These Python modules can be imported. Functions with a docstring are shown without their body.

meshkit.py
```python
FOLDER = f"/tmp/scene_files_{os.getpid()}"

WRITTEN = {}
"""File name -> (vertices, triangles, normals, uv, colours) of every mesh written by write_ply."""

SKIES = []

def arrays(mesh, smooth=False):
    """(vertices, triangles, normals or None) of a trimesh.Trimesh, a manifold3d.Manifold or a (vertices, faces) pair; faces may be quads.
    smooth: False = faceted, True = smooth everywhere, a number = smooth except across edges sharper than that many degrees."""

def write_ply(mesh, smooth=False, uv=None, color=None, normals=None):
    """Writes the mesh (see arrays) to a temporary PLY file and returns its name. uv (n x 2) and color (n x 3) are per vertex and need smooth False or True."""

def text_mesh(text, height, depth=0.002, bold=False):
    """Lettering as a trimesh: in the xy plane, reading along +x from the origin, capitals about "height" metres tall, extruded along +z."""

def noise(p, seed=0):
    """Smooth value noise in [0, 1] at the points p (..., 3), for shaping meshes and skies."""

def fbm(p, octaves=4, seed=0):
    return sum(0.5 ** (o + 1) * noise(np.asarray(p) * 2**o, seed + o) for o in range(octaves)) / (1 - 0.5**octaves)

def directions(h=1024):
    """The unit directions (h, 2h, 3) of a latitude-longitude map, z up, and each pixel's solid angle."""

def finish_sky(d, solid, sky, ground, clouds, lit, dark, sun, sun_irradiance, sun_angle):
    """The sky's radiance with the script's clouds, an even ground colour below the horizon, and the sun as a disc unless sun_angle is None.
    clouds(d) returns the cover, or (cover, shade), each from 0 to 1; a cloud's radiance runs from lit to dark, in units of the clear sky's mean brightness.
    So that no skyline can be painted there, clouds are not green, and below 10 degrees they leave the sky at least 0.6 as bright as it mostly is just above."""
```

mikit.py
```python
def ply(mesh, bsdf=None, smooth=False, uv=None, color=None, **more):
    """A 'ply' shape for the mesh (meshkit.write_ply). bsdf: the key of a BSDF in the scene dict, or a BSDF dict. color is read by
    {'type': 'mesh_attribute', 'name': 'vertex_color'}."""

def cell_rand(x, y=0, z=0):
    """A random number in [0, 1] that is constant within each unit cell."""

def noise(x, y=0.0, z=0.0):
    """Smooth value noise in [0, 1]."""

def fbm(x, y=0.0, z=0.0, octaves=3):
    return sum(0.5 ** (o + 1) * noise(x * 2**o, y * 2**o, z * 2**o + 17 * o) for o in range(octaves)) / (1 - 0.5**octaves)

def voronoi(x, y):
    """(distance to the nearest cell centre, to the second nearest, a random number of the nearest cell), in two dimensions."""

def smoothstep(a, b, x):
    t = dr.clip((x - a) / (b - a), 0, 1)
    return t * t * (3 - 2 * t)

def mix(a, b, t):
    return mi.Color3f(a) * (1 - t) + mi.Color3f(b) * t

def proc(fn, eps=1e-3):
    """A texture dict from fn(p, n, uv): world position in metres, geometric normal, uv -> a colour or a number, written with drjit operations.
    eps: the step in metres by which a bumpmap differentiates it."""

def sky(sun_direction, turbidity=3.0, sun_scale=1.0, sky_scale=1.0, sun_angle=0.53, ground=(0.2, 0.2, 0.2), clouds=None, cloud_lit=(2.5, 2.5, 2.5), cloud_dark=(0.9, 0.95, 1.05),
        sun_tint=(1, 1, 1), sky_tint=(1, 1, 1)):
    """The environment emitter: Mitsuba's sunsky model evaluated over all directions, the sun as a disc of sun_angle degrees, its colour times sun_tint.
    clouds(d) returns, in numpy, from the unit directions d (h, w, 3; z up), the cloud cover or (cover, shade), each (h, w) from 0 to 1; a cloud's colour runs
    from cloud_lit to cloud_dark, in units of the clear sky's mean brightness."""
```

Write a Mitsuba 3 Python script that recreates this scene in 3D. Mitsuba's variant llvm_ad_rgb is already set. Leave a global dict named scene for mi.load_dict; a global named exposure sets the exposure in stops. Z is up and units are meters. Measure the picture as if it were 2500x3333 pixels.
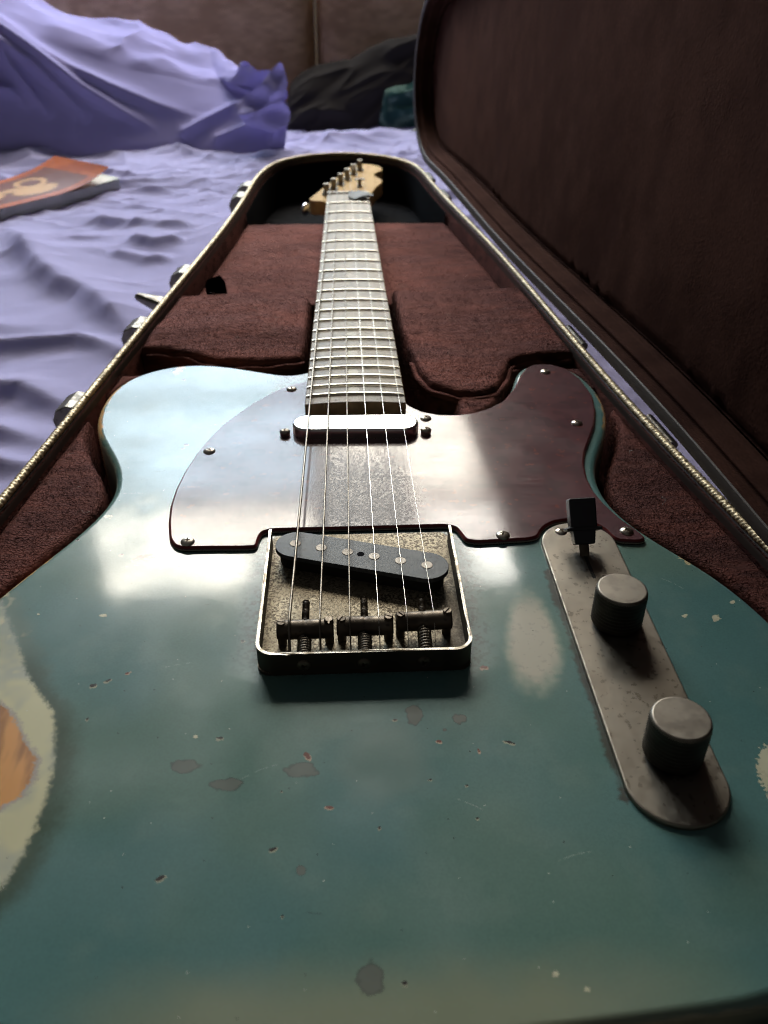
import math
import numpy as np, trimesh, manifold3d as m3, mitsuba as mi, drjit as dr, mikit, meshkit
from mikit import noise, fbm, voronoi, cell_rand, smoothstep, mix
from scipy.interpolate import splprep, splev, CubicSpline
from scipy.spatial import Delaunay, cKDTree
import shapely
from shapely.geometry import Polygon, LineString, Point, box as sbox

T = mi.ScalarTransform4f
MM = 0.001
scene, labels = {'type': 'scene'}, {}

# ---------------------------------------------------------------- camera
pitch, yaw, roll = math.radians(33.87), math.radians(2.602), math.radians(0.109)
eye = np.array([-3.555, -245.42, 224.31]) * MM
fwd = np.array([math.sin(yaw) * math.cos(pitch), math.cos(yaw) * math.cos(pitch), -math.sin(pitch)])
right = np.array([math.cos(yaw), -math.sin(yaw), 0.0])
up = np.cross(right, fwd)
up = up * math.cos(roll) - right * math.sin(roll)
scene['camera'] = {
    'type': 'thinlens', 'fov_axis': 'y', 'fov': math.degrees(2 * math.atan(1666.5 / 2786.2)),
    'aperture_radius': 0.00105, 'focus_distance': 0.365, 'near_clip': 0.01, 'far_clip': 30.0,
    'to_world': T().look_at(origin=eye.tolist(), target=(eye + fwd).tolist(), up=up.tolist())}
exposure = 0.15

# ---------------------------------------------------------------- light: a window behind the sofa, a dim room
WINDOW_Y = 2250.0
WIN_K = 28.0
PANES = [  # x0, z0, x1, z1, daylight seen through the pane
    (-915, 465, -130, 985, (.24, .30, .36)), (-80, 465, 645, 985, (.40, .41, .39)),
    (-915, 1035, -130, 1390, (.33, .42, .49)), (-80, 1035, 645, 1390, (.82, .76, .65)),
    (-915, 1440, -130, 1785, (1.06, .99, .85)), (-80, 1440, 645, 1785, (.88, .83, .75))]
scene['room_light'] = {'type': 'constant', 'radiance': {'type': 'rgb', 'value': [0.045, 0.044, 0.044]}}


# ---------------------------------------------------------------- helpers (all lengths in millimetres)
def tm(v, f):
    return trimesh.Trimesh(np.asarray(v, float), np.asarray(f, int), process=False)


def cat(*ms):
    return trimesh.util.concatenate([to_tm(m) for m in ms])


def to_tm(m):
    if hasattr(m, 'to_mesh'):
        q = m.to_mesh()
        return tm(q.vert_properties[:, :3], q.tri_verts)
    return m


def add(key, mesh, bsdf, smooth=30, label=None, category=None, group=None, kind=None):
    k, n = key, 0
    while k in scene:
        n += 1
        k = f'{key}_{n:03d}'
    mesh = to_tm(mesh).copy()
    mesh.vertices = mesh.vertices * MM
    scene[k] = mikit.ply(mesh, bsdf, smooth=smooth)
    d = {a: b for a, b in (('label', label), ('category', category), ('group', group), ('kind', kind)) if b}
    if d:
        labels[k] = d
    return k


def thing(key, label, category, group=None):
    labels[key] = {'label': label, 'category': category, **({'group': group} if group else {})}
    return key


def resample(pts, step, closed=True):
    p = np.asarray(pts, float)
    if closed:
        p = np.vstack([p, p[:1]])
    d = np.r_[0, np.cumsum(np.linalg.norm(np.diff(p, axis=0), axis=1))]
    n = max(int(round(d[-1] / step)), 3)
    s = np.linspace(0, d[-1], n + 1)
    q = np.stack([np.interp(s, d, p[:, k]) for k in range(p.shape[1])], 1)
    return q[:-1] if closed else q


def spline(pts, step, closed=True, s=0.0):
    p = np.asarray(pts, float)
    if closed:
        p = np.vstack([p, p[:1]])
    tck, _ = splprep(p.T, s=s, per=closed)
    q = np.stack(splev(np.linspace(0, 1, 4000), tck), 1)
    return resample(q[:-1] if closed else q, step, closed)


def ccw(p):
    p = np.asarray(p, float)
    a = np.sum(p[:, 0] * np.roll(p[:, 1], -1) - np.roll(p[:, 0], -1) * p[:, 1])
    return p if a > 0 else p[::-1].copy()


def normals2(p):
    t = np.roll(p, -1, 0) - np.roll(p, 1, 0)
    t /= np.linalg.norm(t, axis=1, keepdims=True) + 1e-12
    return np.stack([t[:, 1], -t[:, 0]], 1)          # outward for ccw


def loft(outline, prof, top=True, bottom=True):
    """Rings of the outline moved outward by o at height z for (o, z) of prof from the bottom up."""
    p = ccw(outline)
    n = normals2(p)
    N = len(p)
    V = [np.c_[p + n * o, np.full(N, z)] for o, z in prof]
    F = []
    a = np.arange(N)
    b = (a + 1) % N
    for k in range(len(prof) - 1):
        i, j = k * N, (k + 1) * N
        F += [np.c_[i + a, i + b, j + b], np.c_[i + a, j + b, j + a]]
    V = np.vstack(V)
    for k, flip, do in ((len(prof) - 1, False, top), (0, True, bottom)):
        if do:
            f = earcut(V[k * N:(k + 1) * N, :2])
            F.append((f[:, ::-1] if flip else f) + k * N)
    return tm(V, np.vstack(F))


def earcut(p):
    import mapbox_earcut
    f = mapbox_earcut.triangulate_float64(np.asarray(p, float), np.array([len(p)], np.uint32)).reshape(-1, 3).astype(int)
    a = p[f]
    s = (a[:, 1, 0] - a[:, 0, 0]) * (a[:, 2, 1] - a[:, 0, 1]) - (a[:, 2, 0] - a[:, 0, 0]) * (a[:, 1, 1] - a[:, 0, 1])
    f[s < 0] = f[s < 0][:, ::-1]
    return f


def rounded(outline, z0, z1, r, n=5, bottom=True):
    pr = [(0, z0)] + [(-r * (1 - math.cos(t)), z1 - r + r * math.sin(t)) for t in np.linspace(0, math.pi / 2, n)]
    return loft(outline, pr, True, bottom)


def poly_smooth(pts, r, step):
    g = Polygon(pts).buffer(0)
    g = g.buffer(r, 24).buffer(-2 * r, 24).buffer(r, 24)
    if g.geom_type == 'MultiPolygon':
        g = max(g.geoms, key=lambda q: q.area)
    return ccw(resample(np.array(g.exterior.coords)[:-1], step))


def capsule(x0, y0, x1, y1, r, n=24):
    return ccw(np.array(LineString([(x0, y0), (x1, y1)]).buffer(r, n).exterior.coords)[:-1])


def tube(pts, r, n=10, closed=False, caps=True):
    p = np.asarray(pts, float)
    r = np.broadcast_to(np.asarray(r, float), (len(p),))
    t = np.roll(p, -1, 0) - np.roll(p, 1, 0) if closed else np.gradient(p, axis=0)
    t /= np.linalg.norm(t, axis=1, keepdims=True) + 1e-12
    ref = np.array([0, 0, 1.0]) if abs(t[0, 2]) < 0.9 else np.array([1.0, 0, 0])
    u = np.cross(t[0], ref)
    u /= np.linalg.norm(u)
    U = []
    for k in range(len(p)):
        u = u - t[k] * (u @ t[k])
        u /= np.linalg.norm(u)
        U.append(u)
    U = np.array(U)
    W = np.cross(t, U)
    a = np.linspace(0, 2 * math.pi, n, endpoint=False)
    V = p[:, None] + r[:, None, None] * (np.cos(a)[None, :, None] * U[:, None] + np.sin(a)[None, :, None] * W[:, None])
    M = len(p)
    F = []
    i, j = np.meshgrid(np.arange(M if closed else M - 1), np.arange(n), indexing='ij')
    A, B = i * n + j, i * n + (j + 1) % n
    C, D = ((i + 1) % M) * n + (j + 1) % n, ((i + 1) % M) * n + j
    F = [np.c_[A.ravel(), B.ravel(), C.ravel()], np.c_[A.ravel(), C.ravel(), D.ravel()]]
    V = V.reshape(-1, 3)
    if caps and not closed:
        V = np.vstack([V, p[:1], p[-1:]])
        k = np.arange(n)
        F += [np.c_[(k + 1) % n, k, np.full(n, M * n)], np.c_[(M - 1) * n + k, (M - 1) * n + (k + 1) % n, np.full(n, M * n + 1)]]
    return tm(V, np.vstack(F))


def cyl(c, d, h, r0, r1=None, n=32, bevel=0.0):
    """A lathe from c along d (length h), radius r0 to r1."""
    r1 = r0 if r1 is None else r1
    pr = [(0, 0), (r0 - bevel, 0), (r0, bevel), (r1, h - bevel), (r1 - bevel, h), (0, h)] if bevel else [(0, 0), (r0, 0), (r1, h), (0, h)]
    return lathe(c, d, pr, n)


def frame(d):
    d = np.asarray(d, float) / np.linalg.norm(d)
    a = np.array([1.0, 0, 0]) if abs(d[0]) < 0.8 else np.array([0, 1.0, 0])
    u = np.cross(a, d)
    u /= np.linalg.norm(u)
    return u, np.cross(d, u), d


def lathe(c, d, prof, n=32):
    u, w, d = frame(d)
    a = np.linspace(0, 2 * math.pi, n, endpoint=False)
    R = np.cos(a)[:, None] * u + np.sin(a)[:, None] * w
    V = np.vstack([np.asarray(c, float) + R * r + d * h for r, h in prof])
    k = np.arange(n)
    F = []
    for i in range(len(prof) - 1):
        A, B = i * n + k, i * n + (k + 1) % n
        F += [np.c_[A, B, B + n], np.c_[A, B + n, A + n]]
    return tm(V, np.vstack(F))


def grid_mesh(P):
    a, b = P.shape[:2]
    i, j = np.meshgrid(np.arange(a - 1), np.arange(b - 1), indexing='ij')
    A = (i * b + j).ravel()
    return tm(P.reshape(-1, 3), np.vstack([np.c_[A, A + b, A + b + 1], np.c_[A, A + b + 1, A + 1]]))


def rbox(c, s, r=1.0, n=8):
    """A box with rounded edges: the hull of eight spheres."""
    h = np.maximum(np.asarray(s, float) / 2 - r, 0.01)
    ball = m3.Manifold.sphere(r, n)
    return m3.Manifold.batch_hull([ball.translate((np.array(q) * h + c).tolist()) for q in np.ndindex(2, 2, 2) for q in [2 * np.array(q) - 1]])


def man(mesh):
    mesh = trimesh.Trimesh(mesh.vertices, mesh.faces, process=True)
    return m3.Manifold(m3.Mesh(np.asarray(mesh.vertices, np.float32), np.asarray(mesh.faces, np.uint32)))


def inside(poly, pts):
    return shapely.contains_xy(poly, pts[:, 0], pts[:, 1])


def puffy(poly, ztop, zbot, r, step, amp=0.5, scale=20.0, seed=0, zfun=None):
    """A soft slab over a polygon: a rounded upper edge of radius r, a top with fine unevenness, and a skirt down to zbot."""
    V, F, off = [], [], 0
    for g in (poly.geoms if hasattr(poly, 'geoms') else [poly]):
        if g.area < 60:
            continue
        b = ccw(resample(np.array(g.exterior.coords)[:-1], step))
        x0, y0, x1, y1 = g.bounds
        rng = np.random.default_rng(seed + 5)
        gx, gy = np.meshgrid(np.arange(x0, x1, step), np.arange(y0, y1, step * 0.87))
        gx[1::2] += step / 2
        q = np.c_[gx.ravel(), gy.ravel()] + rng.normal(0, step * 0.08, (gx.size, 2))
        q = q[inside(g, q)]
        tree = cKDTree(resample(b, step / 4))
        d, _ = tree.query(q)
        q, d = q[d > 0.55 * step], d[d > 0.55 * step]
        p = np.vstack([b, q])
        d = np.r_[np.zeros(len(b)), d]
        f = Delaunay(p).simplices
        f = f[inside(g.buffer(0.01), p[f].mean(1))]
        a = p[f]
        s = (a[:, 1, 0] - a[:, 0, 0]) * (a[:, 2, 1] - a[:, 0, 1]) - (a[:, 2, 0] - a[:, 0, 0]) * (a[:, 1, 1] - a[:, 0, 1])
        f[s < 0] = f[s < 0][:, ::-1]
        f = f[np.abs(s) > 1e-9]
        u = np.clip(1 - d / r, 0, 1)
        z = ztop - r * (1 - np.sqrt(1 - u * u))
        if zfun is not None:
            z = z + zfun(p[:, 0], p[:, 1])
        P3 = np.c_[p / scale, np.full(len(p), seed * 3.1)]
        z = z + amp * (meshkit.fbm(P3, 4, seed) - 0.5) * 2
        n = len(b)
        low = np.c_[b, np.full(n, zbot)]
        V += [np.c_[p, z], low]
        k = np.arange(n)
        k2 = (k + 1) % n
        base = len(p)
        F += [f + off, np.c_[base + k, base + k2, k2] + off, np.c_[base + k, k2, k] + off]
        off += len(p) + n
    return tm(np.vstack(V), np.vstack(F))


# ---------------------------------------------------------------- materials
def P2(p):
    return p.x * 1000.0, p.y * 1000.0, p.z * 1000.0


def pw(t, pts):
    """Piecewise linear function through the (t, value) points, t rising."""
    v = mi.Float(pts[0][1])
    for (a, va), (b, vb) in zip(pts[:-1], pts[1:]):
        v = v + (vb - va) * dr.clip((t - a) / (b - a), 0, 1)
    return v


def tex(fn, eps=1e-3):
    return mikit.proc(fn, eps)


def principled(color, rough=0.5, metallic=0.0, spec=0.5, bump=None, bump_eps=2e-4, two=False, **kw):
    col = tex(color) if callable(color) else {'type': 'rgb', 'value': list(color)}
    d = {'type': 'principled', 'base_color': col, 'roughness': tex(rough) if callable(rough) else rough, 'metallic': metallic, 'specular': spec, **kw}
    if bump is not None:
        d = {'type': 'bumpmap', 'arbitrary': tex(bump, bump_eps), 'scale': 1.0, 'bsdf': d}
    return {'type': 'twosided', 'bsdf': d} if two else d


CHIPS = [  # x, y, half length, half width, angle, kind (0 dark wood, 1 pale undercoat, 2 reddish)
    (-94.5, 57.8, 4.2, 1.5, 0.35, 2), (-104.6, 59.9, .7, .7, 0, 0), (-98.2, -19.4, 1.2, .9, .3, 0), (-93.5, -17.1, 1.2, .6, .5, 0), (-87.2, -13.7, 1.0, .6, .6, 2),
    (-96.4, -35.5, .6, .6, 0, 0), (-49.8, -45.9, 1.3, .6, 0, 0), (-58.1, -44.7, .7, .6, 0, 1), (-103.5, 19.5, 1.4, .6, 0, 1), (-117.3, 90.6, 1.3, 1.1, .4, 1), (-129.2, 21.3, .5, .4, 0, 1),
    (-126.5, 72.0, .8, .5, 0, 0), (-61.1, -97.5, 1.5, .8, .6, 0), (-28.9, -89.1, 1.3, .6, .5, 0), (-20.1, -54.5, .9, 1.5, .4, 2), (-12.5, -75.3, 1.2, .6, -.2, 2), (-25.3, -110.3, .45, .45, 0, 0),
    (2.7, -83.3, .5, .5, 0, 0), (-27.8, -68.6, .4, .4, 0, 0), (23.9, -50.5, .9, .5, -.3, 2), (47.2, -51.8, 1.9, .5, -.4, 0), (36.8, -55.0, .5, .9, 0, 2), (19.6, -66.1, .6, .4, 0, 0), (31.0, -68.8, .4, .4, 0, 0),
    (32.7, -81.2, .4, .4, 0, 0), (7.4, -129.9, .8, .6, 0, 0), (9.7, -40.4, .7, .5, 0, 0), (46.6, -129.1, .7, .6, 0, 1), (54.1, -133.4, .6, .5, 0, 1), (130.5, -63.0, 2.3, 7.0, -.35, 1), (139.7, 7.9, 1.8, 1.1, .6, 1),
    (127.9, 9.4, 1.2, .6, .6, 1), (150.2, 17.0, 1.2, .6, .6, 1), (-108.5, 256.0, 2.2, 5.0, -.25, 3), (-104.0, 238.8, 1.3, .9, .3, 0), (-91.0, 157.2, 1.3, .8, .3, 0), (-92.0, 153.4, .7, .5, .3, 0), (143.6, 47.2, 3.5, 2.6, -.9, 3),
    (133.0, 65.0, 2.2, 1.2, -.9, 3), (-146.0, 197.0, 5.5, .7, .1, 0), (44.0, -16.2, 1.3, .8, 0, 2), (-78.0, 50.2, .8, .3, -.5, 0), (-57.0, 52.0, 1.0, .3, -.4, 0), (-46.5, 2.0, .9, .7, .2, 0), (53.0, 58.0, .6, .5, 0, 0)]
SCRATCHES = [(-95, 52, 9, .1), (-88, 66, 7, .05), (-70, -10, 6.5, .25), (-50, 40, 5, -.3), (-35, -60, 8, .4), (30, -75, 7, -.5), (-110, 110, 8, .0), (-100, 130, 5, .1), (58, 40, 4, -.4), (-75, 180, 7, .3), (60, -95, 6.5, .2), (-15, -110, 5, -.2), (130, 30, 6.5, -.8), (-60, 25, 5.5, .15)]
STAINS = [(-59.9, -57.3, 5.0, 2.6), (-45.2, -65.3, 5.0, 2.5), (-21.6, -60.6, 5.2, 2.8), (-20.7, -96.4, 1.5, 1.5), (-1.6, -128.5, 3.4, 4.6), (16.6, -38.2, 2.9, 4.4), (31.7, -40.9, 2.6, 2.3), (26.4, -45.6, 1.0, .8)]
CREAM_X = [(-150, -138), (-120, -118), (-99, -105.8), (-90, -103.1), (-80, -102.1), (-68, -101.7), (-58, -102.5), (-41, -106.4), (-31, -110), (-23, -116.6), (-13, -124.3), (2, -131.7), (30, -147.3), (60, -170)]
WOOD_X = [(-100, -150), (-80, -124), (-71, -114.7), (-67, -110.3), (-60, -108), (-52, -109.5), (-42, -117), (-31, -124.3), (-27, -129), (-10, -150)]


def paint_color(p, n, uv):
    x, y, z = P2(p)
    big = fbm(x * .018, y * .018, 3.0, 3)
    mid = fbm(x * .09 + 7, y * .09, 1.0, 3)
    fine = noise(x * 2.2, y * 2.2, z * .5)
    c = mix((.073, .166, .160), (.094, .176, .147), smoothstep(.35, .7, big))
    c = mix(c, (.165, .235, .200), smoothstep(.52, .85, mid) * .2)
    c = c * (.93 + .14 * fine)
    # yellowed clear coat, worn thin along the lower bout
    fade = smoothstep(-118, -138, y + 6 * (mid - .5)) * smoothstep(-95, -40, x) * smoothstep(110, 40, x)
    c = mix(c, (.24, .25, .16), fade * .75)
    # pale cream patch beside the bridge, a fainter one nearer the end
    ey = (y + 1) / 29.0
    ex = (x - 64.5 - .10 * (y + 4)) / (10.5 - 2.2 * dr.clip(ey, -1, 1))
    pale_spot = smoothstep(1.18, .62, dr.sqrt(ex * ex + ey * ey) + .22 * (mid - .5) + .12 * (noise(x * .5, y * .5, 3.) - .5))
    c = mix(c, mix((.46, .46, .35), (.50, .45, .36), smoothstep(.4, .9, pale_spot)), pale_spot * .85 * (1 - .35 * smoothstep(10, 26, y)))
    c = c * (1 - .13 * pale_spot * smoothstep(.68, .76, fbm(x * .7, y * .7, 6.0, 3)))
    ex, ey = (x - 6) / 17.0, (y + 58) / 18.0
    c = mix(c, (.17, .22, .19), smoothstep(1.1, .5, dr.sqrt(ex * ex + ey * ey) + .5 * (mid - .5)) * .45)
    # forearm wear: dark ring, undercoat, bare wood
    jag = (fbm(x * .5, y * .5, 2.0, 3) - .5) * 2.2 + (noise(x * 1.7, y * 1.7, 5.0) - .5) * 1.2
    e = pw(y, CREAM_X) + jag - x
    halo = smoothstep(-13, -1, e + 5 * (mid - .5))
    low = smoothstep(14, -18, y)
    c = mix(c, mix((.15, .18, .145), (.030, .048, .022), low), halo * mix(.55, .85, low).x)
    under = mix((.50, .47, .29), (.36, .37, .29), smoothstep(.4, .75, mid))
    c = mix(c, under, smoothstep(-1.8, .9, e) * mix(.55, 1., low).x)
    w = pw(y, WOOD_X) + jag * 1.1 - x
    c = mix(c, (.30, .25, .24), smoothstep(-3.0, -.6, w) * .75)
    grain = fbm(x * .22 + .6 * noise(x * .06, y * .06), y * .05, 1.0, 3)
    wood = mix((.58, .265, .075), (.31, .125, .035), smoothstep(.38, .68, grain))
    c = mix(c, wood, smoothstep(-.7, .7, w))
    # dirt round the bridge
    d = dr.maximum(dr.abs(x) - 40, 0) + dr.maximum(-16 - y, 0) * 2.0
    grit = fbm(x * .8, y * .8, 9.0, 3)
    c = c * (1 - .62 * smoothstep(15, 0, d + 10 * (mid - .5)) * smoothstep(.42, .70, grit) * smoothstep(-28, 0, y))
    c = c * (1 - .30 * smoothstep(12, 2, d) * smoothstep(-20, 4, y))
    # rusty bleed beside the control plate
    d = dr.abs(x - 79.6 - .0045 * (50 - y)) + dr.maximum(y - 40, 0) + dr.maximum(-76 - y, 0)
    c = mix(c, (.045, .028, .018), smoothstep(2.6, .4, d + 3.0 * (mid - .45) + 1.5 * (noise(x * .8, y * .8, 2.) - .5)) * .8)
    # dried drops
    for sx, sy, a, b in STAINS:
        r = dr.sqrt(dr.square((x - sx) / a) + dr.square((y - sy) / b)) + .7 * (fbm(x * .45 + sx, y * .45, 4.0, 2) - .5)
        c = mix(c, mi.Color3f(.112, .118, .102) * (.75 + .5 * mid), smoothstep(1.06, .84, r) * .85)
        c = c * (1 - .35 * smoothstep(.16, .0, dr.abs(r - .95)))
    # chips down to undercoat and wood
    for cx, cy, a, b, t, kind in CHIPS:
        u, v = (x - cx) * math.cos(t) + (y - cy) * math.sin(t), -(x - cx) * math.sin(t) + (y - cy) * math.cos(t)
        r = dr.sqrt(dr.square(u / a) + dr.square(v / b)) + .8 * (noise(x * 1.3 + cx, y * 1.3, 2.0) - .5)
        rim = {0: (.30, .30, .22), 1: (.48, .46, .32), 2: (.42, .30, .22), 3: (.50, .40, .22)}[kind]
        core = {0: (.018, .015, .012), 1: (.52, .50, .36), 2: (.13, .045, .030), 3: (.50, .235, .075)}[kind]
        c = mix(c, rim, smoothstep(1.15, .95, r + .42 * v / b))
        c = mix(c, core, smoothstep(1.0, .8, r))
    # hairline scratches
    for sx, sy, L, t in SCRATCHES:
        u, v = (x - sx) * math.cos(t) + (y - sy) * math.sin(t), -(x - sx) * math.sin(t) + (y - sy) * math.cos(t)
        v = v + .012 * u * u + .5 * (noise(u * .2, sx, 1.) - .5)
        c = mix(c, (.30, .36, .33) if L > 6 else (.035, .05, .05), smoothstep(.22, .08, dr.abs(v)) * smoothstep(L, L * .6, dr.abs(u)) * smoothstep(.35, .55, noise(u * .9, sy, 3.)) * .55)
    # specks
    f1, f2, id1 = voronoi(x * .085, y * .085)
    c = mix(c, mix((.02, .02, .018), (.5, .52, .45), smoothstep(.80, .82, id1)), smoothstep(.030, .022, f1 + .02 * noise(x * 3, y * 3)) * smoothstep(.60, .62, id1))
    jn = 1.6 * (noise(x * .25, y * .25, 6.) - .5) + .8 * (noise(x * .9, y * .9, 7.) - .5)
    dl = x - pw(y, [(160, -135.8), (172.7, -141.1), (185.7, -144.5), (201.6, -146.3), (217, -145.5), (232, -142.2), (246, -133.8), (255, -123)])
    t1 = smoothstep(3.4, 2.2, dl + jn) * smoothstep(162, 176, y) * smoothstep(247, 232, y)
    dl2 = pw(y, [(150, 130.0), (161, 136), (172, 140.0), (183, 142.5), (197, 144.5), (210, 144.2), (225, 142.1)]) - x
    t2 = smoothstep(3.0, 1.8, dl2 + jn) * smoothstep(163, 172, y) * smoothstep(214, 200, y)
    dl3 = x - pw(y, [(20, -154.0), (33, -149.2), (49, -141.3), (60, -136.1), (70, -132), (80, -126.9)])
    t3 = smoothstep(2.2, 1.3, dl3 + jn) * smoothstep(76, 66, y) * smoothstep(0, 1, 40 - x)
    dl4 = pw(x, [(-125, 255.0), (-106, 260.2), (-89, 260.3), (-71, 256)]) - y
    t4 = smoothstep(1.4, .6, dl4 + jn) * smoothstep(-60, -75, x) * smoothstep(200, 230, y)
    tw = dr.maximum(dr.maximum(t1, t2), dr.maximum(t3, t4))
    c = mix(c, (.56, .30, .10), tw)
    # worn edges: undercoat, then wood, where the edge turns over
    edge = 1 - n.z
    regions = smoothstep(-130, -142, x) * smoothstep(150, 190, y) + smoothstep(136, 140, x) * smoothstep(160, 185, y) + smoothstep(-124, -130, x) * smoothstep(76, 60, y)
    wear = smoothstep(.05, .55, edge + .5 * (mid - .5) + .30 * (noise(x * .35, y * .35, 3.) - .5)) * (.25 + .75 * dr.clip(regions, 0, 1))
    c = mix(c, (.46, .43, .28), smoothstep(.12, .45, wear) * .8)
    c = mix(c, (.50, .235, .07), smoothstep(.45, .75, wear))
    return c


def paint_haze(p, n, uv):
    """How much of the clear coat is rubbed dull."""
    x, y, z = P2(p)
    a = fbm(x * .05, y * .05, 0.0, 2)
    brush = noise(x * .05 + 3, y * 1.7, 0.0)
    e = pw(y, CREAM_X) - x
    h = .40 + .45 * (a - .5) + .10 * (brush - .5) + .3 * smoothstep(-70, -120, x) + .6 * smoothstep(-3, 2, e)
    d = dr.maximum(dr.abs(x) - 40, 0) + dr.maximum(-16 - y, 0) * 2.0
    return dr.clip(h + .4 * smoothstep(14, 3, d), 0, 1)


def paint_bump(p, n, uv):
    x, y, z = P2(p)
    return (fbm(x * .05, y * .05, 0.0, 2) * .10 + noise(x * .9, y * .9, 1.0) * .0035) * 1e-3


def guard_color(p, n, uv):
    x, y, z = P2(p)
    a = fbm(x * .10, y * .10, 2.0, 3)
    b = fbm(x * .28 + 9, y * .28, 5.0, 3)
    c = mix((.078, .028, .034), (.096, .032, .037), smoothstep(.4, .65, a))
    c = mix(c, (.20, .040, .022), smoothstep(.72, .84, b) * .6)
    c = mix(c, (.024, .012, .014), smoothstep(.60, .75, noise(x * .16, y * .16, 8.0)) * .22)
    grit = fbm(x * 1.1, y * .9, 4.0, 4)
    dust = smoothstep(28, 14, dr.abs(x - 2)) * smoothstep(66, 78, y) * smoothstep(168, 100, y)
    c = mix(c, (.105, .088, .076), dust * .6)
    c = mix(c, (.022, .016, .014), dust * .6 * smoothstep(.48, .70, grit))
    side = smoothstep(.7, .3, n.z)
    ply = smoothstep(.45, .55, z) * smoothstep(1.15, 1.05, z)
    c = mix(c, (.17, .022, .020), smoothstep(.97, .8, n.z) * smoothstep(1.4, 1.6, z))
    return mix(c, mix((.012, .010, .010), (.26, .23, .19), ply), side * smoothstep(1.5, 1.4, z))


def guard_haze(p, n, uv):
    x, y, z = P2(p)
    grit = fbm(x * 1.1, y * .9, 4.0, 4)
    dust = smoothstep(30, 12, dr.abs(x - 2)) * smoothstep(64, 84, y) * smoothstep(175, 100, y)
    return dr.clip(.36 + .4 * (fbm(x * .05, y * .05, 1.0, 2) - .5) + .25 * (noise(x * .1, y * 1.8, 0.) - .5) + dust * (.45 + .75 * smoothstep(.40, .62, grit)), 0, 1)


def aged(base, dark, spot, sc=1.0):
    def f(p, n, uv):
        x, y, z = P2(p)
        a = fbm(x * .12 * sc, y * .12 * sc, z * .12 * sc, 3)
        s = fbm(x * .55 * sc, y * .55 * sc, z * .55 * sc, 3)
        c = mix(base, dark, smoothstep(.35, .75, a))
        return mix(c, spot, smoothstep(.66, .78, s) * .6)
    return f


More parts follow.
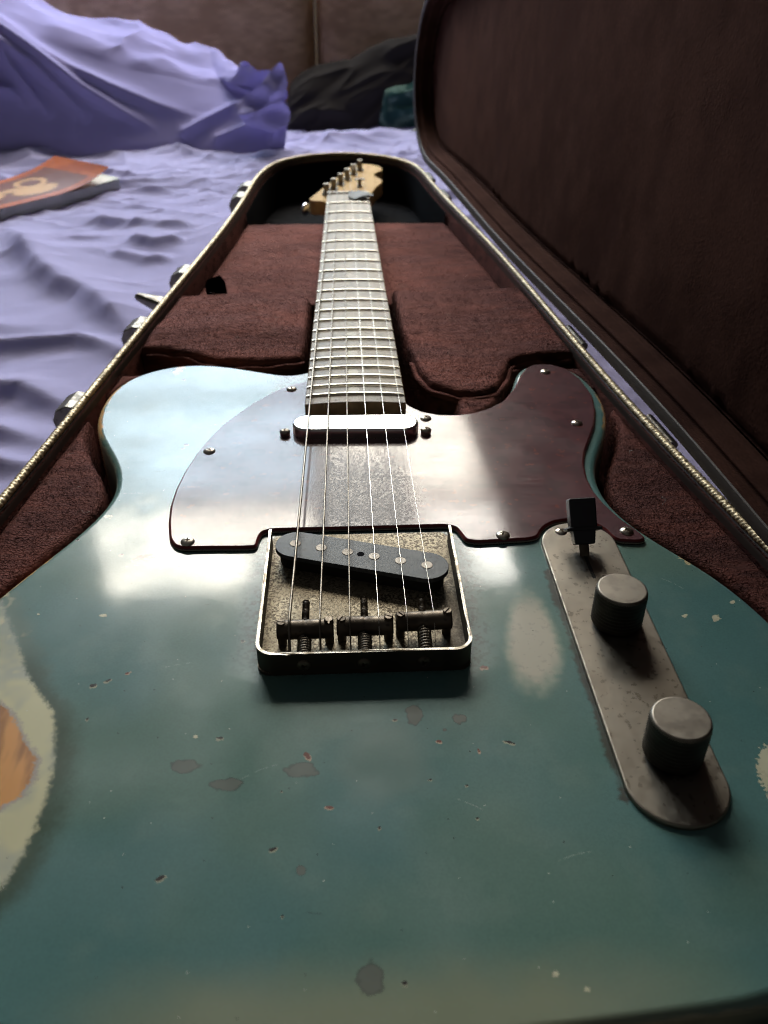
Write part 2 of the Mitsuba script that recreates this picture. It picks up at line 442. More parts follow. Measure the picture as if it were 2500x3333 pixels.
def aged_rough(lo, hi, sc=1.0):
    def f(p, n, uv):
        x, y, z = P2(p)
        return lo + (hi - lo) * smoothstep(.3, .7, fbm(x * .4 * sc, y * .4 * sc, z * .4 * sc, 3))
    return f


def plate_color(p, n, uv):
    x, y, z = P2(p)
    g = fbm(x * 1.5, y * 1.5, 1.0, 4)
    a = fbm(x * .10, y * .10, 3.0, 3)
    c = mix((.085, .066, .044), (.44, .375, .265), smoothstep(.30, .68, g * .75 + a * .25))
    c = mix(c, (.13, .10, .062), smoothstep(.45, .7, a) * .5)
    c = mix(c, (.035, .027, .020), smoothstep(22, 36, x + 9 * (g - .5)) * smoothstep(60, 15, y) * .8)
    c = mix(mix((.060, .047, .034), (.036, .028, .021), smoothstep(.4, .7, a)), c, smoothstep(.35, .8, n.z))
    polished = smoothstep(9.8, 10.1, z) * smoothstep(.3, .7, n.z)
    return mix(c, mix((.80, .73, .61), (.34, .28, .20), smoothstep(.42, .75, fbm(x * .35, y * .35, 8.0, 3))), polished)


def plate_rough(p, n, uv):
    x, y, z = P2(p)
    return .60 - .12 * smoothstep(9.8, 10.1, z)


def board_color(p, n, uv):
    x, y, z = P2(p)
    g = fbm(x * .45, y * .03, 2.0, 4)
    c = mix((.385, .315, .235), (.31, .25, .185), smoothstep(.35, .7, g))
    fl = noise(x * 2.6, y * .22, 1.0)
    c = c * (1 - .35 * smoothstep(.72, .9, fl) * smoothstep(330, 190, y))
    # finger wear between the frets: pale scallops against grey dirt
    d = fbm(x * .11 + 3, y * .09, 6.0, 3)
    c = mix(c, (.24, .215, .185), smoothstep(.46, .72, d) * .75)
    sp = fbm(x * 1.1, y * 1.1, 3.0, 3)
    c = mix(c, (.06, .05, .042), smoothstep(.64, .76, sp) * smoothstep(420, 200, y) * .6)
    side = smoothstep(.75, .3, n.z)
    return mix(c, (.30, .19, .085), side * .9)


def maple_color(p, n, uv):
    x, y, z = P2(p)
    g = fbm(x * .35, y * .05, z * .3, 3)
    return mix((.74, .49, .21), (.62, .39, .155), smoothstep(.35, .7, g))


def plush_color(p, n, uv):
    x, y, z = P2(p)
    a = fbm(x * .022, y * .050, z * .05, 3)
    b = fbm(x * .07, y * .26, z * .2 + 4, 4)
    f = noise(x * 1.5, y * 1.5, z * 1.5)
    c = mix((.026, .0080, .0064), (.122, .038, .028), smoothstep(.34, .68, a * .5 + b * .5))
    c = mix(c, (.024, .011, .009), smoothstep(.52, .72, b) * .55)
    return c * (.85 + .3 * f)


def plush_bump(p, n, uv):
    x, y, z = P2(p)
    return (fbm(x * 1.3, y * 1.3, z * 1.3, 2) * .8 + fbm(x * .12, y * .3, z * .3, 2) * .6) * 1e-3


def lid_color(p, n, uv):
    x, y, z = P2(p)
    a = fbm(y * .012, z * .010, 3.0, 4)
    b = fbm(y * .06, z * .045, 1.0, 4)
    f = noise(y * .9, z * .9, x * .9)
    c = mix((.017, .0072, .0052), (.046, .0205, .0145), smoothstep(.3, .7, a * .6 + b * .4))
    return c * (.80 + .4 * f)


def lid_bump(p, n, uv):
    x, y, z = P2(p)
    return (noise(y * .9, z * .8, x * .7) * .16 + fbm(y * .025, z * .02, 2.0, 2) * 1.0) * 1e-3


def sheet_color(p, n, uv):
    x, y, z = P2(p)
    a = fbm(x * .01, y * .01, z * .01, 2)
    w = .97 + .06 * noise(x * 1.2, y * 1.2, z * 1.2)
    return mix((.425, .405, .66), (.465, .445, .685), a) * w


def gold_color(p, n, uv):
    x, y, z = P2(p)
    a = fbm(x * .5, y * .5, z * .5, 3)
    return mix((.55, .44, .27), (.18, .13, .068), smoothstep(.45, .72, a))


def book_art(p, n, uv):
    u, v = uv.x, uv.y          # 0 to 1 along the long side from the right end, and across
    k = fbm(u * 14, v * 9, 2.0, 3)
    c = mix((.50, .115, .022), (.40, .080, .018), smoothstep(.3, .7, k))
    inner = smoothstep(.155, .17, u) * smoothstep(.10, .12, v) * smoothstep(.90, .88, v)
    c = mix(c, mix((.135, .036, .024), (.20, .060, .035), k), inner)
    # a pale scroll
    d1 = dr.abs(v - (.42 + .10 * dr.sin(u * 13.0)))
    ru = dr.sqrt(dr.square((u - .42) / .11) + dr.square((v - .62) / .18))
    sc = dr.maximum(smoothstep(.075, .05, d1) * smoothstep(.40, .46, u), smoothstep(.22, .12, dr.abs(ru - .8)))
    sc = dr.maximum(sc, smoothstep(.17, .14, dr.sqrt(dr.square((u - .50) / 1.0) + dr.square((v - .34) / .9))))
    return mix(c, (.62, .36, .17), sc * inner * smoothstep(.25, .45, k + .15))


def pages_color(p, n, uv):
    x, y, z = P2(p)
    l = noise(z * 7.0, x * .02, y * .02)
    return mix((.50, .50, .47), (.40, .40, .38), l)


def sofa_color(p, n, uv):
    x, y, z = P2(p)
    a = fbm(x * .012, y * .012, z * .012, 3)
    b = fbm(x * .05, z * .12, y * .05, 2)
    return mix((.42, .275, .155), (.62, .445, .27), smoothstep(.3, .7, a * .6 + b * .4))


def teal_color(p, n, uv):
    x, y, z = P2(p)
    return mix((.025, .060, .058), (.13, .20, .175), smoothstep(.45, .7, fbm(x * .05, y * .05, z * .06, 2)))


M = {}


def mat(name, d):
    scene[name] = d
    M[name] = name


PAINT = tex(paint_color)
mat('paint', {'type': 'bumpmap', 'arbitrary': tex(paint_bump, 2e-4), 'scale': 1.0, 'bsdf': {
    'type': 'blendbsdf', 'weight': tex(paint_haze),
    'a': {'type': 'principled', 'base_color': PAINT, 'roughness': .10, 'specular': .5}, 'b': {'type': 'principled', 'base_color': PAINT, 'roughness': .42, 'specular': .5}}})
GUARD = tex(guard_color)
mat('tortoise', {'type': 'blendbsdf', 'weight': tex(guard_haze),
                 'a': {'type': 'principled', 'base_color': GUARD, 'roughness': .11, 'specular': .3}, 'b': {'type': 'principled', 'base_color': GUARD, 'roughness': .46, 'specular': .32}})
mat('aged_nickel', principled(aged((.24, .213, .175), (.205, .18, .147), (.095, .077, .055)), aged_rough(.42, .62), metallic=1.0))
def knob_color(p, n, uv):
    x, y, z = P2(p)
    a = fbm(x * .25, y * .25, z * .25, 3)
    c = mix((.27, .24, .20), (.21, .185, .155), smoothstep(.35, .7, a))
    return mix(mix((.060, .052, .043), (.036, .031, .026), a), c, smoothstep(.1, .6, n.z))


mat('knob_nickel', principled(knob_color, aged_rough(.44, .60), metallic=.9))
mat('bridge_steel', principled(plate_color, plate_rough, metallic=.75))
mat('dark_steel', principled(aged((.15, .122, .092), (.070, .054, .040), (.03, .023, .018)), aged_rough(.42, .6), metallic=.85))
mat('chrome', principled((.78, .76, .73), .16, metallic=1.0))
mat('screw_steel', principled(aged((.52, .47, .40), (.30, .26, .21), (.10, .08, .06)), .30, metallic=1.0))
mat('black_plastic', principled((.012, .012, .014), .38))
mat('fibre', principled(aged((.052, .060, .066), (.085, .092, .095), (.03, .03, .03)), .55, spec=.4))
mat('coil', principled((.012, .011, .010), .6))
mat('pole_steel', principled(aged((.44, .39, .33), (.30, .25, .20), (.14, .10, .07)), .6, metallic=.5))
mat('fret_metal', principled((.62, .57, .47), .36, metallic=1.0))
mat('fretboard', principled(board_color, .46, spec=.12))
mat('maple', principled(maple_color, .6, spec=.06))
mat('bone', principled((.62, .56, .44), .4))
mat('pearl', principled((.55, .50, .39), .5, spec=.2))
mat('worn_pearl', principled((.44, .375, .285), .45, spec=.15))
mat('plain_string', principled((.66, .62, .55), .34, metallic=1.0))
mat('wound_string', principled(aged((.26, .23, .19), (.16, .135, .105), (.08, .06, .045)), .42, metallic=.9))
mat('tolex', principled((.050, .038, .032), .48))
mat('lid_edge', principled((.058, .045, .038), .55, spec=.3))
mat('gold_braid', principled(gold_color, .48, metallic=.55, spec=.5))
mat('plush', principled(plush_color, .9, spec=.1, bump=plush_bump, sheen=.6, sheen_tint=.8))
mat('pile_fibre', principled(lambda p, n, uv: plush_color(p, n, uv) * 1.15 + .003, .8, spec=.15, two=True))
mat('lid_plush', principled(lid_color, .9, spec=.02, bump=lid_bump, sheen=.25, sheen_tint=1.0))
mat('lint_fibre', principled((.38, .34, .32), .8))
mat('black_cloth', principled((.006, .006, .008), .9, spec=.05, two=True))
mat('cotton', {'type': 'twosided', 'bsdf': {'type': 'diffuse', 'reflectance': tex(sheet_color)}})
mat('pillow_cotton', {'type': 'twosided', 'bsdf': {'type': 'diffuse', 'reflectance': {'type': 'rgb', 'value': [.375, .345, .63]}}})
mat('book_cover', principled(book_art, .45, spec=.15, two=True))
mat('book_paper', principled(pages_color, .9, spec=.1))
mat('jacket_cloth', {'type': 'twosided', 'bsdf': {'type': 'diffuse', 'reflectance': {'type': 'rgb', 'value': [.034, .030, .029]}}})
mat('teal_cloth', {'type': 'twosided', 'bsdf': {'type': 'diffuse', 'reflectance': tex(teal_color)}})
mat('white_paper', principled((.70, .72, .66), .8, spec=.2, two=True))
mat('sofa_cloth', principled(sofa_color, .9, spec=.1, sheen=.4))
mat('pick_plastic', principled((.14, .155, .175), .5, spec=.10))
mat('painted_wood', principled((.55, .54, .52), .5))
mat('wall_paint', {'type': 'diffuse', 'reflectance': {'type': 'rgb', 'value': [.30, .28, .26]}})
mat('curtain_cloth', principled((.10, .09, .09), .9, spec=.1, two=True))

# ---------------------------------------------------------------- setting: wall with its window, bed sheet
BED = -68.0
wall = sbox(-1500, BED - 400, 1500, 2700).difference(sbox(-960, 420, 690, 1830))


def wall_panel(g, y0, y1):
    m = trimesh.creation.extrude_polygon(g, y1 - y0, engine='earcut')
    v = m.vertices.copy()
    m.vertices = np.c_[v[:, 0], y1 - v[:, 2], v[:, 1]]
    m.fix_normals()
    return m


add('wall', wall_panel(wall, WINDOW_Y - 20, WINDOW_Y + 120), 'wall_paint', False, kind='structure')
frame_ = sbox(-960, 420, 690, 1830)
for x0, z0, x1, z1, c in PANES:
    frame_ = frame_.difference(sbox(x0, z0, x1, z1))
add('window__frame', wall_panel(frame_, WINDOW_Y + 5, WINDOW_Y + 45), 'painted_wood', False)
for x0, z0, x1, z1, c in PANES:
    q = tm([[x0, WINDOW_Y + 25, z0], [x1, WINDOW_Y + 25, z0], [x1, WINDOW_Y + 25, z1], [x0, WINDOW_Y + 25, z1]], [[0, 1, 2], [0, 2, 3]])
    k = add('window__pane', q, 'painted_wood', False)
    scene[k]['emitter'] = {'type': 'area', 'radiance': {'type': 'rgb', 'value': [WIN_K * v for v in c]}}
thing('window', 'daylit window with six panes in the wall behind the sofa', 'window')
# unseen cloth added to cut the window light along a slanted edge
cx = []
for t in np.linspace(0, 1, 40):
    z = 1900 - t * 1500
    x0 = np.interp(z, [400, 1000, 1143, 1305, 1478, 1602, 1900], [230, 325, 395, 445, 505, 610, 760])
    s = np.linspace(0, 1, 60)
    cx.append(np.c_[x0 + s * (900 - x0), WINDOW_Y - 55 + 18 * np.sin(s * 46 + t), np.full(60, z)])
add('added_curtain', grid_mesh(np.array(cx)), 'curtain_cloth', True, 'unseen dark cloth added to cut the window light at a slant', 'added_curtain')

RIM_PTS = [(-176, 60), (-169, 114), (-164, 176), (-152, 258), (-138.6, 368), (-125, 492), (-106, 688), (-93, 810), (-80, 850), (-48, 878), (-7, 892), (40, 874), (67, 850), (84, 800), (92, 755), (125, 487), (143.5, 344), (152.5, 250), (161, 171),
           (168.6, 123), (175, 80), (180, 52), (191, -20), (195, -90), (186, -150), (150, -185), (0, -196), (-150, -185), (-184, -150), (-191, -90), (-186, -20)]
RIM = ccw(spline(RIM_PTS, 1.0, s=25))
RIMP = Polygon(RIM)


def polyline_dist(x, y, pts):
    best, side, along = np.full(x.shape, 1e9), np.zeros(x.shape), np.zeros(x.shape)
    pts = np.asarray(pts, float)
    L = np.r_[0, np.cumsum(np.linalg.norm(np.diff(pts, axis=0), axis=1))]
    for k in range(len(pts) - 1):
        a, d = pts[k], pts[k + 1] - pts[k]
        t = np.clip(((x - a[0]) * d[0] + (y - a[1]) * d[1]) / (d @ d), 0, 1)
        qx, qy = x - a[0] - t * d[0], y - a[1] - t * d[1]
        r = np.hypot(qx, qy)
        m = r < best
        side = np.where(m, np.sign(d[0] * qy - d[1] * qx), side)
        along = np.where(m, (L[k] + t * np.hypot(*d)) / L[-1], along)
        best = np.minimum(best, r)
    return best, side, along


def sheet_height(x, y):
    q = lambda s, k, sx=1., sy=1.: meshkit.fbm(np.stack([x / s * sx, y / s * sy, np.full(x.shape, k * 1.7)], -1), 3, k)
    wx, wy = (q(120, 1) - .5) * 70, (q(120, 2) - .5) * 70

    def ridge(s, k, ang, stretch, power=3):
        c, t = math.cos(ang), math.sin(ang)
        X, Yy = x + wx, y + wy
        u, v = (X * c + Yy * t) / (s * stretch), (-X * t + Yy * c) / s
        return (1 - np.abs(2 * meshkit.fbm(np.stack([u, v, np.full(x.shape, k * 2.3)], -1), 2, k) - 1)) ** power
    z = (q(330, 3) - .5) * 16
    far = np.clip((y - 650) / 300, 0, 1)
    z += ridge(120, 5, .2, 2.2, 4) * 10 * (.35 + .8 * far)
    z += ridge(75, 6, -.5, 2.5, 5) * 7 * (.14 + far)
    z += ridge(46, 7, .9, 3, 4) * 3.4 * (.2 + far)
    z += ridge(34, 11, -.25, 6, 7) * 3.0 * (.22 + far) + ridge(26, 12, .5, 5, 8) * 2.0 * (.25 + far)
    z += (q(40, 8) - .5) * 1.2
    for pts, h, w1, w2 in ([(-400, 800), (-345, 690), (-316, 634), (-281, 582), (-251, 556), (-196, 470), (-160, 420)], 17, 14, 34), \
            ([(-330, 830), (-290, 822), (-230, 800), (-170, 790)], 9, 10, 22), ([(-250, 735), (-216, 716), (-180, 735)], 10, 9, 14), ([(-260, 690), (-215, 668), (-185, 676)], 7, 8, 14), \
            ([(-470, 335), (-330, 345), (-250, 352), (-180, 300)], 12, 10, 26), ([(-420, 420), (-300, 428), (-230, 445), (-170, 410)], 11, 9, 16), ([(-420, 300), (-320, 310), (-250, 282), (-200, 270)], 13, 10, 20), \
            ([(-420, 262), (-300, 262), (-235, 240), (-190, 236)], 12, 9, 16), ([(-400, 215), (-285, 222), (-230, 205)], 12, 9, 16), ([(-560, 520), (-420, 520), (-300, 470), (-240, 470)], 8, 16, 30), ([(-520, 620), (-430, 600), (-370, 560)], 7, 14, 26):
        d, s, al = polyline_dist(x, y, pts)
        w = np.where(s * np.sign(pts[-1][0] - pts[0][0]) > 0, w2, w1)     # steep on the side towards the viewer
        z += h * np.exp(-(d / w) ** 1.6) * np.clip(np.minimum(al, 1 - al) * 5, .15, 1)
    return z


gx, gy = np.meshgrid(np.arange(-1050, 1150, 3.2), np.arange(-300, 1900, 3.2), indexing='ij')
hz = sheet_height(gx, gy)
fd = cKDTree(resample(RIM, 4.0)).query(np.c_[gx.ravel(), gy.ravel()], distance_upper_bound=80)[0].reshape(gx.shape)
fd = np.where(inside(RIMP, np.c_[gx.ravel(), gy.ravel()]).reshape(gx.shape), 0, np.minimum(fd, 80))
w_ = np.clip((fd - 10) / 30, 0, 1)
w_ = w_ * w_ * (3 - 2 * w_)
hz = np.minimum(hz, 30) * w_ - 3.5 * (1 - w_)
add('bed_sheet', grid_mesh(np.stack([gx, gy, BED + hz], -1)), 'cotton', True, 'wrinkled pale lavender bed sheet spread under the guitar case', 'bed sheet')

# ---------------------------------------------------------------- sofa
SY = 1640.0
for k, (x0, x1) in enumerate(((-1050, -56), (-50, 900))):
    W, H, D = x1 - x0, 300.0, 230.0
    u, v = np.meshgrid(np.linspace(-1, 1, 90), np.linspace(-1, 1, 70), indexing='ij')
    bulge = (1 - np.abs(u) ** 10) ** .35 * (1 - np.abs(v) ** 7) ** .4
    P = np.stack([(x0 + x1) / 2 + u * W / 2, SY + 70 - bulge * 85, BED - 40 + (v + 1) / 2 * H], -1)
    P[..., 1] += (meshkit.fbm(P * .008, 3, 4 + k) - .5) * 34
    B = np.stack([(x0 + x1) / 2 + u * W / 2, SY + 80 + bulge * 90, BED - 40 + (v + 1) / 2 * H], -1)
    a, b = grid_mesh(P), grid_mesh(B)
    b.invert()
    add('sofa__back_cushion', cat(a, b), 'sofa_cloth', True)
thing('sofa', 'brown velvet sofa with two back cushions behind the bed', 'sofa')

# ---------------------------------------------------------------- pillow
xs = np.array([-760, -640, -501, -459, -387, -328, -268, -225, -165, -130, -94.])
zc = CubicSpline(xs, [150, 146, 125, 108, 89, 69, 58, 46, 34, 36, 60])
zt = CubicSpline([-760, -640, -494, -421, -332, -266, -212, -176, -147, -128, -94], [215, 208, 188, 143, 125, 106, 89, 84, 68, 56, 61])
NU, NT = 320, 150
us = np.linspace(0, 1, NU)
ts = np.linspace(0, 1, NT)
Pl = np.zeros((NU, NT, 3))
tk = np.array([0, .08, .26, .40, .56, .72, .86, 1.0])
DEP = lambda y: (y + 245.4) / 1455.4          # outline heights were taken 1.21 m along the bed: carried to the depth of each part
for i, u in enumerate(us):
    x = -760 + u * 666
    shrink = np.interp(u, [0, .88, 1], [1, 1, .35])
    c, t_ = float(zc(x)), float(zt(x))
    yk = np.array([1194, 1204, 1256, 1318, 1392, 1475, 1512, 1530])
    yk = 1205 + (yk - 1205) * shrink
    z0 = np.array([-66, -52, c * .45 - 20, c, (c + t_) / 2 + 4, t_, t_ - 40, -66])
    zk = 224.3 - (224.3 - z0) * DEP(yk)
    zk[[0, -1]] = -72
    Pl[i, :, 1] = np.interp(ts, tk, yk)
    Pl[i, :, 2] = np.interp(ts, tk, zk)
    Pl[i, :, 0] = -3.5 + (x + 3.5) * DEP(Pl[i, :, 1])
from scipy.ndimage import gaussian_filter
Pl[..., 1] = gaussian_filter(Pl[..., 1], (1, 4), mode='nearest')
Pl[..., 2] = gaussian_filter(Pl[..., 2], (1, 3), mode='nearest')
# ragged open end of the pillow case
endx = np.interp(ts, [0, .08, .16, .2, .25, .30, .36, .45, .6, .8, 1], [-14, -2, 3, 5, -6, 8, 2, -34, -52, -60, -60])
wgt = np.clip((us - .55) / .45, 0, 1)[:, None] ** 2
Pl[..., 0] += wgt * endx[None]
nrm = np.cross(np.gradient(Pl, axis=0), np.gradient(Pl, axis=1))
nrm /= np.linalg.norm(nrm, axis=2, keepdims=True) + 1e-9
nrm *= np.sign(-nrm[NU // 2, 30, 1])
disp = np.zeros((NU, NT))
X, Z = -3.5 + (Pl[..., 0] + 3.5) / DEP(Pl[..., 1]), 224.3 - (224.3 - Pl[..., 2]) / DEP(Pl[..., 1])
front = np.clip((.46 - ts) / .06, 0, 1)[None]
for pts, h, w in ([(-640, 190), (-501, 118), (-455, 85), (-406, 55), (-355, 32), (-288, 8), (-242, -5), (-200, -14)], 17, 11), ([(-640, 160), (-502, 104), (-444, 63), (-396, 28), (-338, -4), (-290, -28)], 24, 9), ([(-600, 130), (-505, 86), (-459, 54), (-424, 23), (-392, -13)], 28, 12), \
        ([(-560, 110), (-507, 78), (-488, 46), (-450, -8)], 24, 9), ([(-560, 40), (-501, 28), (-480, 5)], 14, 7), ([(-250, -30), (-200, -8), (-150, 12), (-110, 20)], 9, 7), ([(-200, -40), (-140, -20), (-100, -5)], 9, 7), ([(-170, 38), (-130, 26), (-104, 14)], 10, 5), ([(-120, -60), (-108, -25), (-100, 0)], 8, 6):
    d, _, al = polyline_dist(X, Z, pts)
    disp += front * h * np.exp(-(d / w) ** 1.4) * np.clip((1 - al) * 2.5, 0, 1)
q3 = np.stack([X / 95, Pl[..., 1] / 60, Z / 60], -1)
top = np.clip((ts - .38) / .08, 0, 1)[None]
disp += top * ((1 - np.abs(2 * meshkit.fbm(q3 * [.7, .5, .5], 3, 9) - 1)) ** 3 * 17 - 5)
disp += (meshkit.fbm(q3 * .8, 2, 12) - .5) * 5
Pl += nrm * disp[..., None]
add('pillow', grid_mesh(Pl), 'pillow_cotton', True, 'long pillow in a rumpled lavender case with a loose open end', 'pillow')
# the loose mouth of the pillow case standing up at its end
FL = np.array([[-166, 10], [-128, 38], [-94, 69], [-86, 34], [-97, 17], [-85, 6], [-88, -16], [-112, -26], [-150, -18]], float)
flp = Polygon(spline(FL, 2.0, s=20)).intersection(Polygon(FL).buffer(1.5))
fm = puffy(flp, 0, -2.0, .8, 2.2, .0)
v = np.asarray(fm.vertices)
yy = 1196 - 6 * np.exp(-((v[:, 0] + 118 - .9 * (v[:, 1] - 15)) / 9) ** 2) + 16 * np.clip((v[:, 0] + 110) / 30, 0, 1) ** 2 + 8 * np.sin(v[:, 1] * .12 + v[:, 0] * .05)
yy -= 10 * np.exp(-((v[:, 1] - 14 - .25 * (v[:, 0] + 100)) / 5) ** 2)
fm.vertices = np.c_[v[:, 0], yy - v[:, 2], v[:, 1]]
add('pillow__case_mouth', fm, 'pillow_cotton', True)

# ---------------------------------------------------------------- book
A0 = np.array([-301., 965.])
e1, e2 = np.array([-.615, -.789]), np.array([-.789, .615])
BL, BD, BT = 205.0, 122.0, 22.0
bz = BED + 1.5


def bookpt(s, t, z):
    return np.concatenate([A0 + e1 * s + e2 * t, [z]])


pb = m3.Manifold.hull_points([bookpt(s, t, z).tolist() for s in (1, BL - 1) for t in (2, BD - 1) for z in (bz + .6, bz + BT - .8)])
add('book__page_block', pb, 'book_paper', False)
s_, t_ = np.meshgrid(np.linspace(0, BL, 90), np.linspace(-.5, BD + 1, 40), indexing='ij')
lift = 19 * np.clip(1 - s_ / 105, 0, 1) ** 1.8 * (1 - .12 * t_ / BD)
sx = s_ + 9 * np.clip(1 - s_ / 105, 0, 1) ** 3 + .06 * (BD - t_) * np.clip(1 - s_ / 60, 0, 1)
cov = np.stack([A0[0] + e1[0] * sx + e2[0] * t_, A0[1] + e1[1] * sx + e2[1] * t_, bz + BT + .3 + lift], -1)
c2 = cov.copy()
c2[..., 2] -= .45
top_, bot_ = grid_mesh(cov), grid_mesh(c2)
cm = tm(np.vstack([top_.vertices, bot_.vertices]) * MM, np.vstack([top_.faces, bot_.faces[:, ::-1] + len(top_.vertices)]))
uvs = np.tile(np.c_[(s_ / BL).ravel(), (t_ / BD).ravel()], (2, 1))
scene['book__cover'] = mikit.ply(cm, 'book_cover', smooth=True, uv=uvs)
add('book__back_cover', m3.Manifold.hull_points([bookpt(s, t, z).tolist() for s in (0, BL) for t in (0, BD) for z in (bz, bz + .5)]), 'book_paper', False)
cream_pages = []
for k in range(5):
    l = (3.0 + 2.0 * k)
    ss, tt = np.meshgrid(np.linspace(0, 70, 24), np.linspace(2, BD - 2, 8), indexing='ij')
    li = l * np.clip(1 - ss / 70, 0, 1) ** 2
    cream_pages.append(grid_mesh(np.stack([A0[0] + e1[0] * ss + e2[0] * tt, A0[1] + e1[1] * ss + e2[1] * tt, bz + BT - .5 + li * .45], -1)))
add('book__loose_page', cat(*cream_pages[1:2]), 'white_paper', True)
thing('book', 'thick paperback with a curling orange and brown scroll cover lying on the sheet', 'book')


# ---------------------------------------------------------------- clothes and paper at the far end of the bed
def heap(key, prof, y0, depth, mats, label, category, seed, folds, amp=14):
    """Cloth piled against the sofa: prof = (x, top height) points of its outline, folds run across it."""
    px, pz = np.array(prof, float).T
    u, t = np.meshgrid(np.linspace(px[0], px[-1], 160), np.linspace(0, 1, 110), indexing='ij')
    h = np.interp(u, px, pz)
    y = y0 + depth * (t - .0)
    prof_t = np.sin(np.clip(t * 1.35, 0, 1) * math.pi / 2) ** .8 * (1 - np.clip((t - .75) / .25, 0, 1) ** 2 * .9)
    z = BED - 4 + (h - BED) * prof_t
    P = np.stack([u, y, z], -1)
    d = np.zeros(u.shape)
    for pts, hh, w in folds:
        r, _, al = polyline_dist(u, z, pts)
        d += hh * np.exp(-(r / w) ** 1.6) * np.clip(np.minimum(al, 1 - al) * 6, .2, 1)
    q = np.stack([(u * .8 - z * 1.2) / 60, (u * .35 + z) / 150, y / 80], -1)
    d += ((1 - np.abs(2 * meshkit.fbm(q, 2, seed) - 1)) ** 4 - .3) * amp * 2.2
    P[..., 1] -= d * .8
    P[..., 2] += d * .5
    add(key, grid_mesh(P), mats, True, label, category)


heap('jacket', [(-120, -66), (-104, -30), (-95, 8), (-75, 24), (-55, 32), (12, 42), (50, 62), (87, 74), (136, 84), (185, 82), (240, 30), (270, -60)], 1375, 150, 'jacket_cloth', 'crumpled black jacket heaped against the sofa', 'jacket', 21,
     [([(-70, 34), (0, 40), (50, 62), (95, 76)], 9, 7), ([(66, 48), (100, 62), (140, 72), (180, 74)], 16, 9), ([(-98, -38), (-50, -32), (20, -34)], 9, 8), ([(90, 82), (120, 92), (170, 92)], 8, 6)], 5)
heap('blouse', [(55, -66), (66, -20), (72, 6), (90, 14), (115, 18), (134, 36), (170, 40), (200, -20), (215, -60)], 1352, 70, 'teal_cloth', 'small heap of teal and pale green cloth beside the jacket', 'cloth', 31,
     [([(75, -5), (100, 0), (140, 10)], 6, 6), ([(80, -25), (120, -22), (160, -10)], 6, 6)], 9)
pts = np.array([[97, 1318], [133, 1300], [190, 1330], [160, 1372]], float)
u, v = np.meshgrid(np.linspace(0, 1, 24), np.linspace(0, 1, 24), indexing='ij')
pp = (1 - u)[..., None] * ((1 - v)[..., None] * pts[0] + v[..., None] * pts[3]) + u[..., None] * ((1 - v)[..., None] * pts[1] + v[..., None] * pts[2])
pz = BED + 13 + 16 * u * v + 10 * np.sin(u * 2.4) * (1 - v) + 3 * np.sin(v * 6)
a = grid_mesh(np.concatenate([pp, pz[..., None]], -1))
b = grid_mesh(np.concatenate([pp, pz[..., None] - 1.2], -1))
b.invert()
add('paper_tissue', cat(a, b), 'white_paper', True, 'crumpled white tissue on the sheet against the case lid', 'tissue')

# ---------------------------------------------------------------- guitar outline (needed by the case's cavity)
BODY_PTS = [(29.5, 207), (32, 197), (37.6, 190), (47.3, 185.5), (58.6, 185), (69.2, 188.7), (80.6, 196.6), (88.9, 207.8), (95.9, 225.7), (101.1, 239.9), (106.8, 248.2), (113.3, 252.5), (120.5, 253.3), (129.7, 249.7), (137.3, 240), (142.1, 225.4),
            (144.2, 210), (144.5, 196.8), (142.5, 182.9), (136, 161), (128, 143.5), (122.6, 129.2), (119.9, 116.2), (119.5, 101.7), (121.3, 87.9), (125, 75.5), (129.5, 66), (136.1, 57.6), (142, 48.3), (147.3, 38.6), (153.8, 25.5), (159.4, 11.8),
            (164, -8), (165.5, -32), (164, -58), (156, -90), (137, -117), (99, -138.7), (81.6, -141.3), (59, -142.6), (0, -146), (-60, -143.5), (-110, -134), (-140, -116), (-158, -90), (-165, -58), (-164, -22), (-158.5, 8), (-149.2, 33),
            (-145.8, 40.2), (-141.3, 49.2), (-136.1, 60.1), (-132, 70), (-126.9, 80.4), (-122.2, 91), (-119.8, 102.8), (-119.6, 113), (-121, 124), (-123.6, 133.5), (-128.8, 146.1), (-135.8, 160.1), (-141.1, 172.7), (-144.5, 185.7), (-146.3, 201.6),
            (-145.5, 217.1), (-142.2, 232), (-133.8, 246.1), (-123, 255.3), (-106.4, 260.2), (-89, 260.3), (-71.2, 255.9), (-53.1, 247.2), (-41.4, 243.2), (-34, 245), (-29.5, 249), (-15, 250), (15, 225)]
BODY = ccw(spline(BODY_PTS, 1.2, s=14))
BODYP = Polygon(BODY)

# ---------------------------------------------------------------- guitar case: base
thing('guitar_case', 'open brown guitar case with plush lining and gold piping lying on the bed', 'guitar case')
pr = [(-3.5, BED + 3), (2.0, BED + 1), (5.5, BED + 5), (4.5, -22), (3.2, -2.6), (1.5, -1.0), (-1.5, -1.0), (-3.5, -3.5), (-3.5, BED + 3)]
add('guitar_case__shell', loft(RIM, pr, False, False), 'tolex', 40)
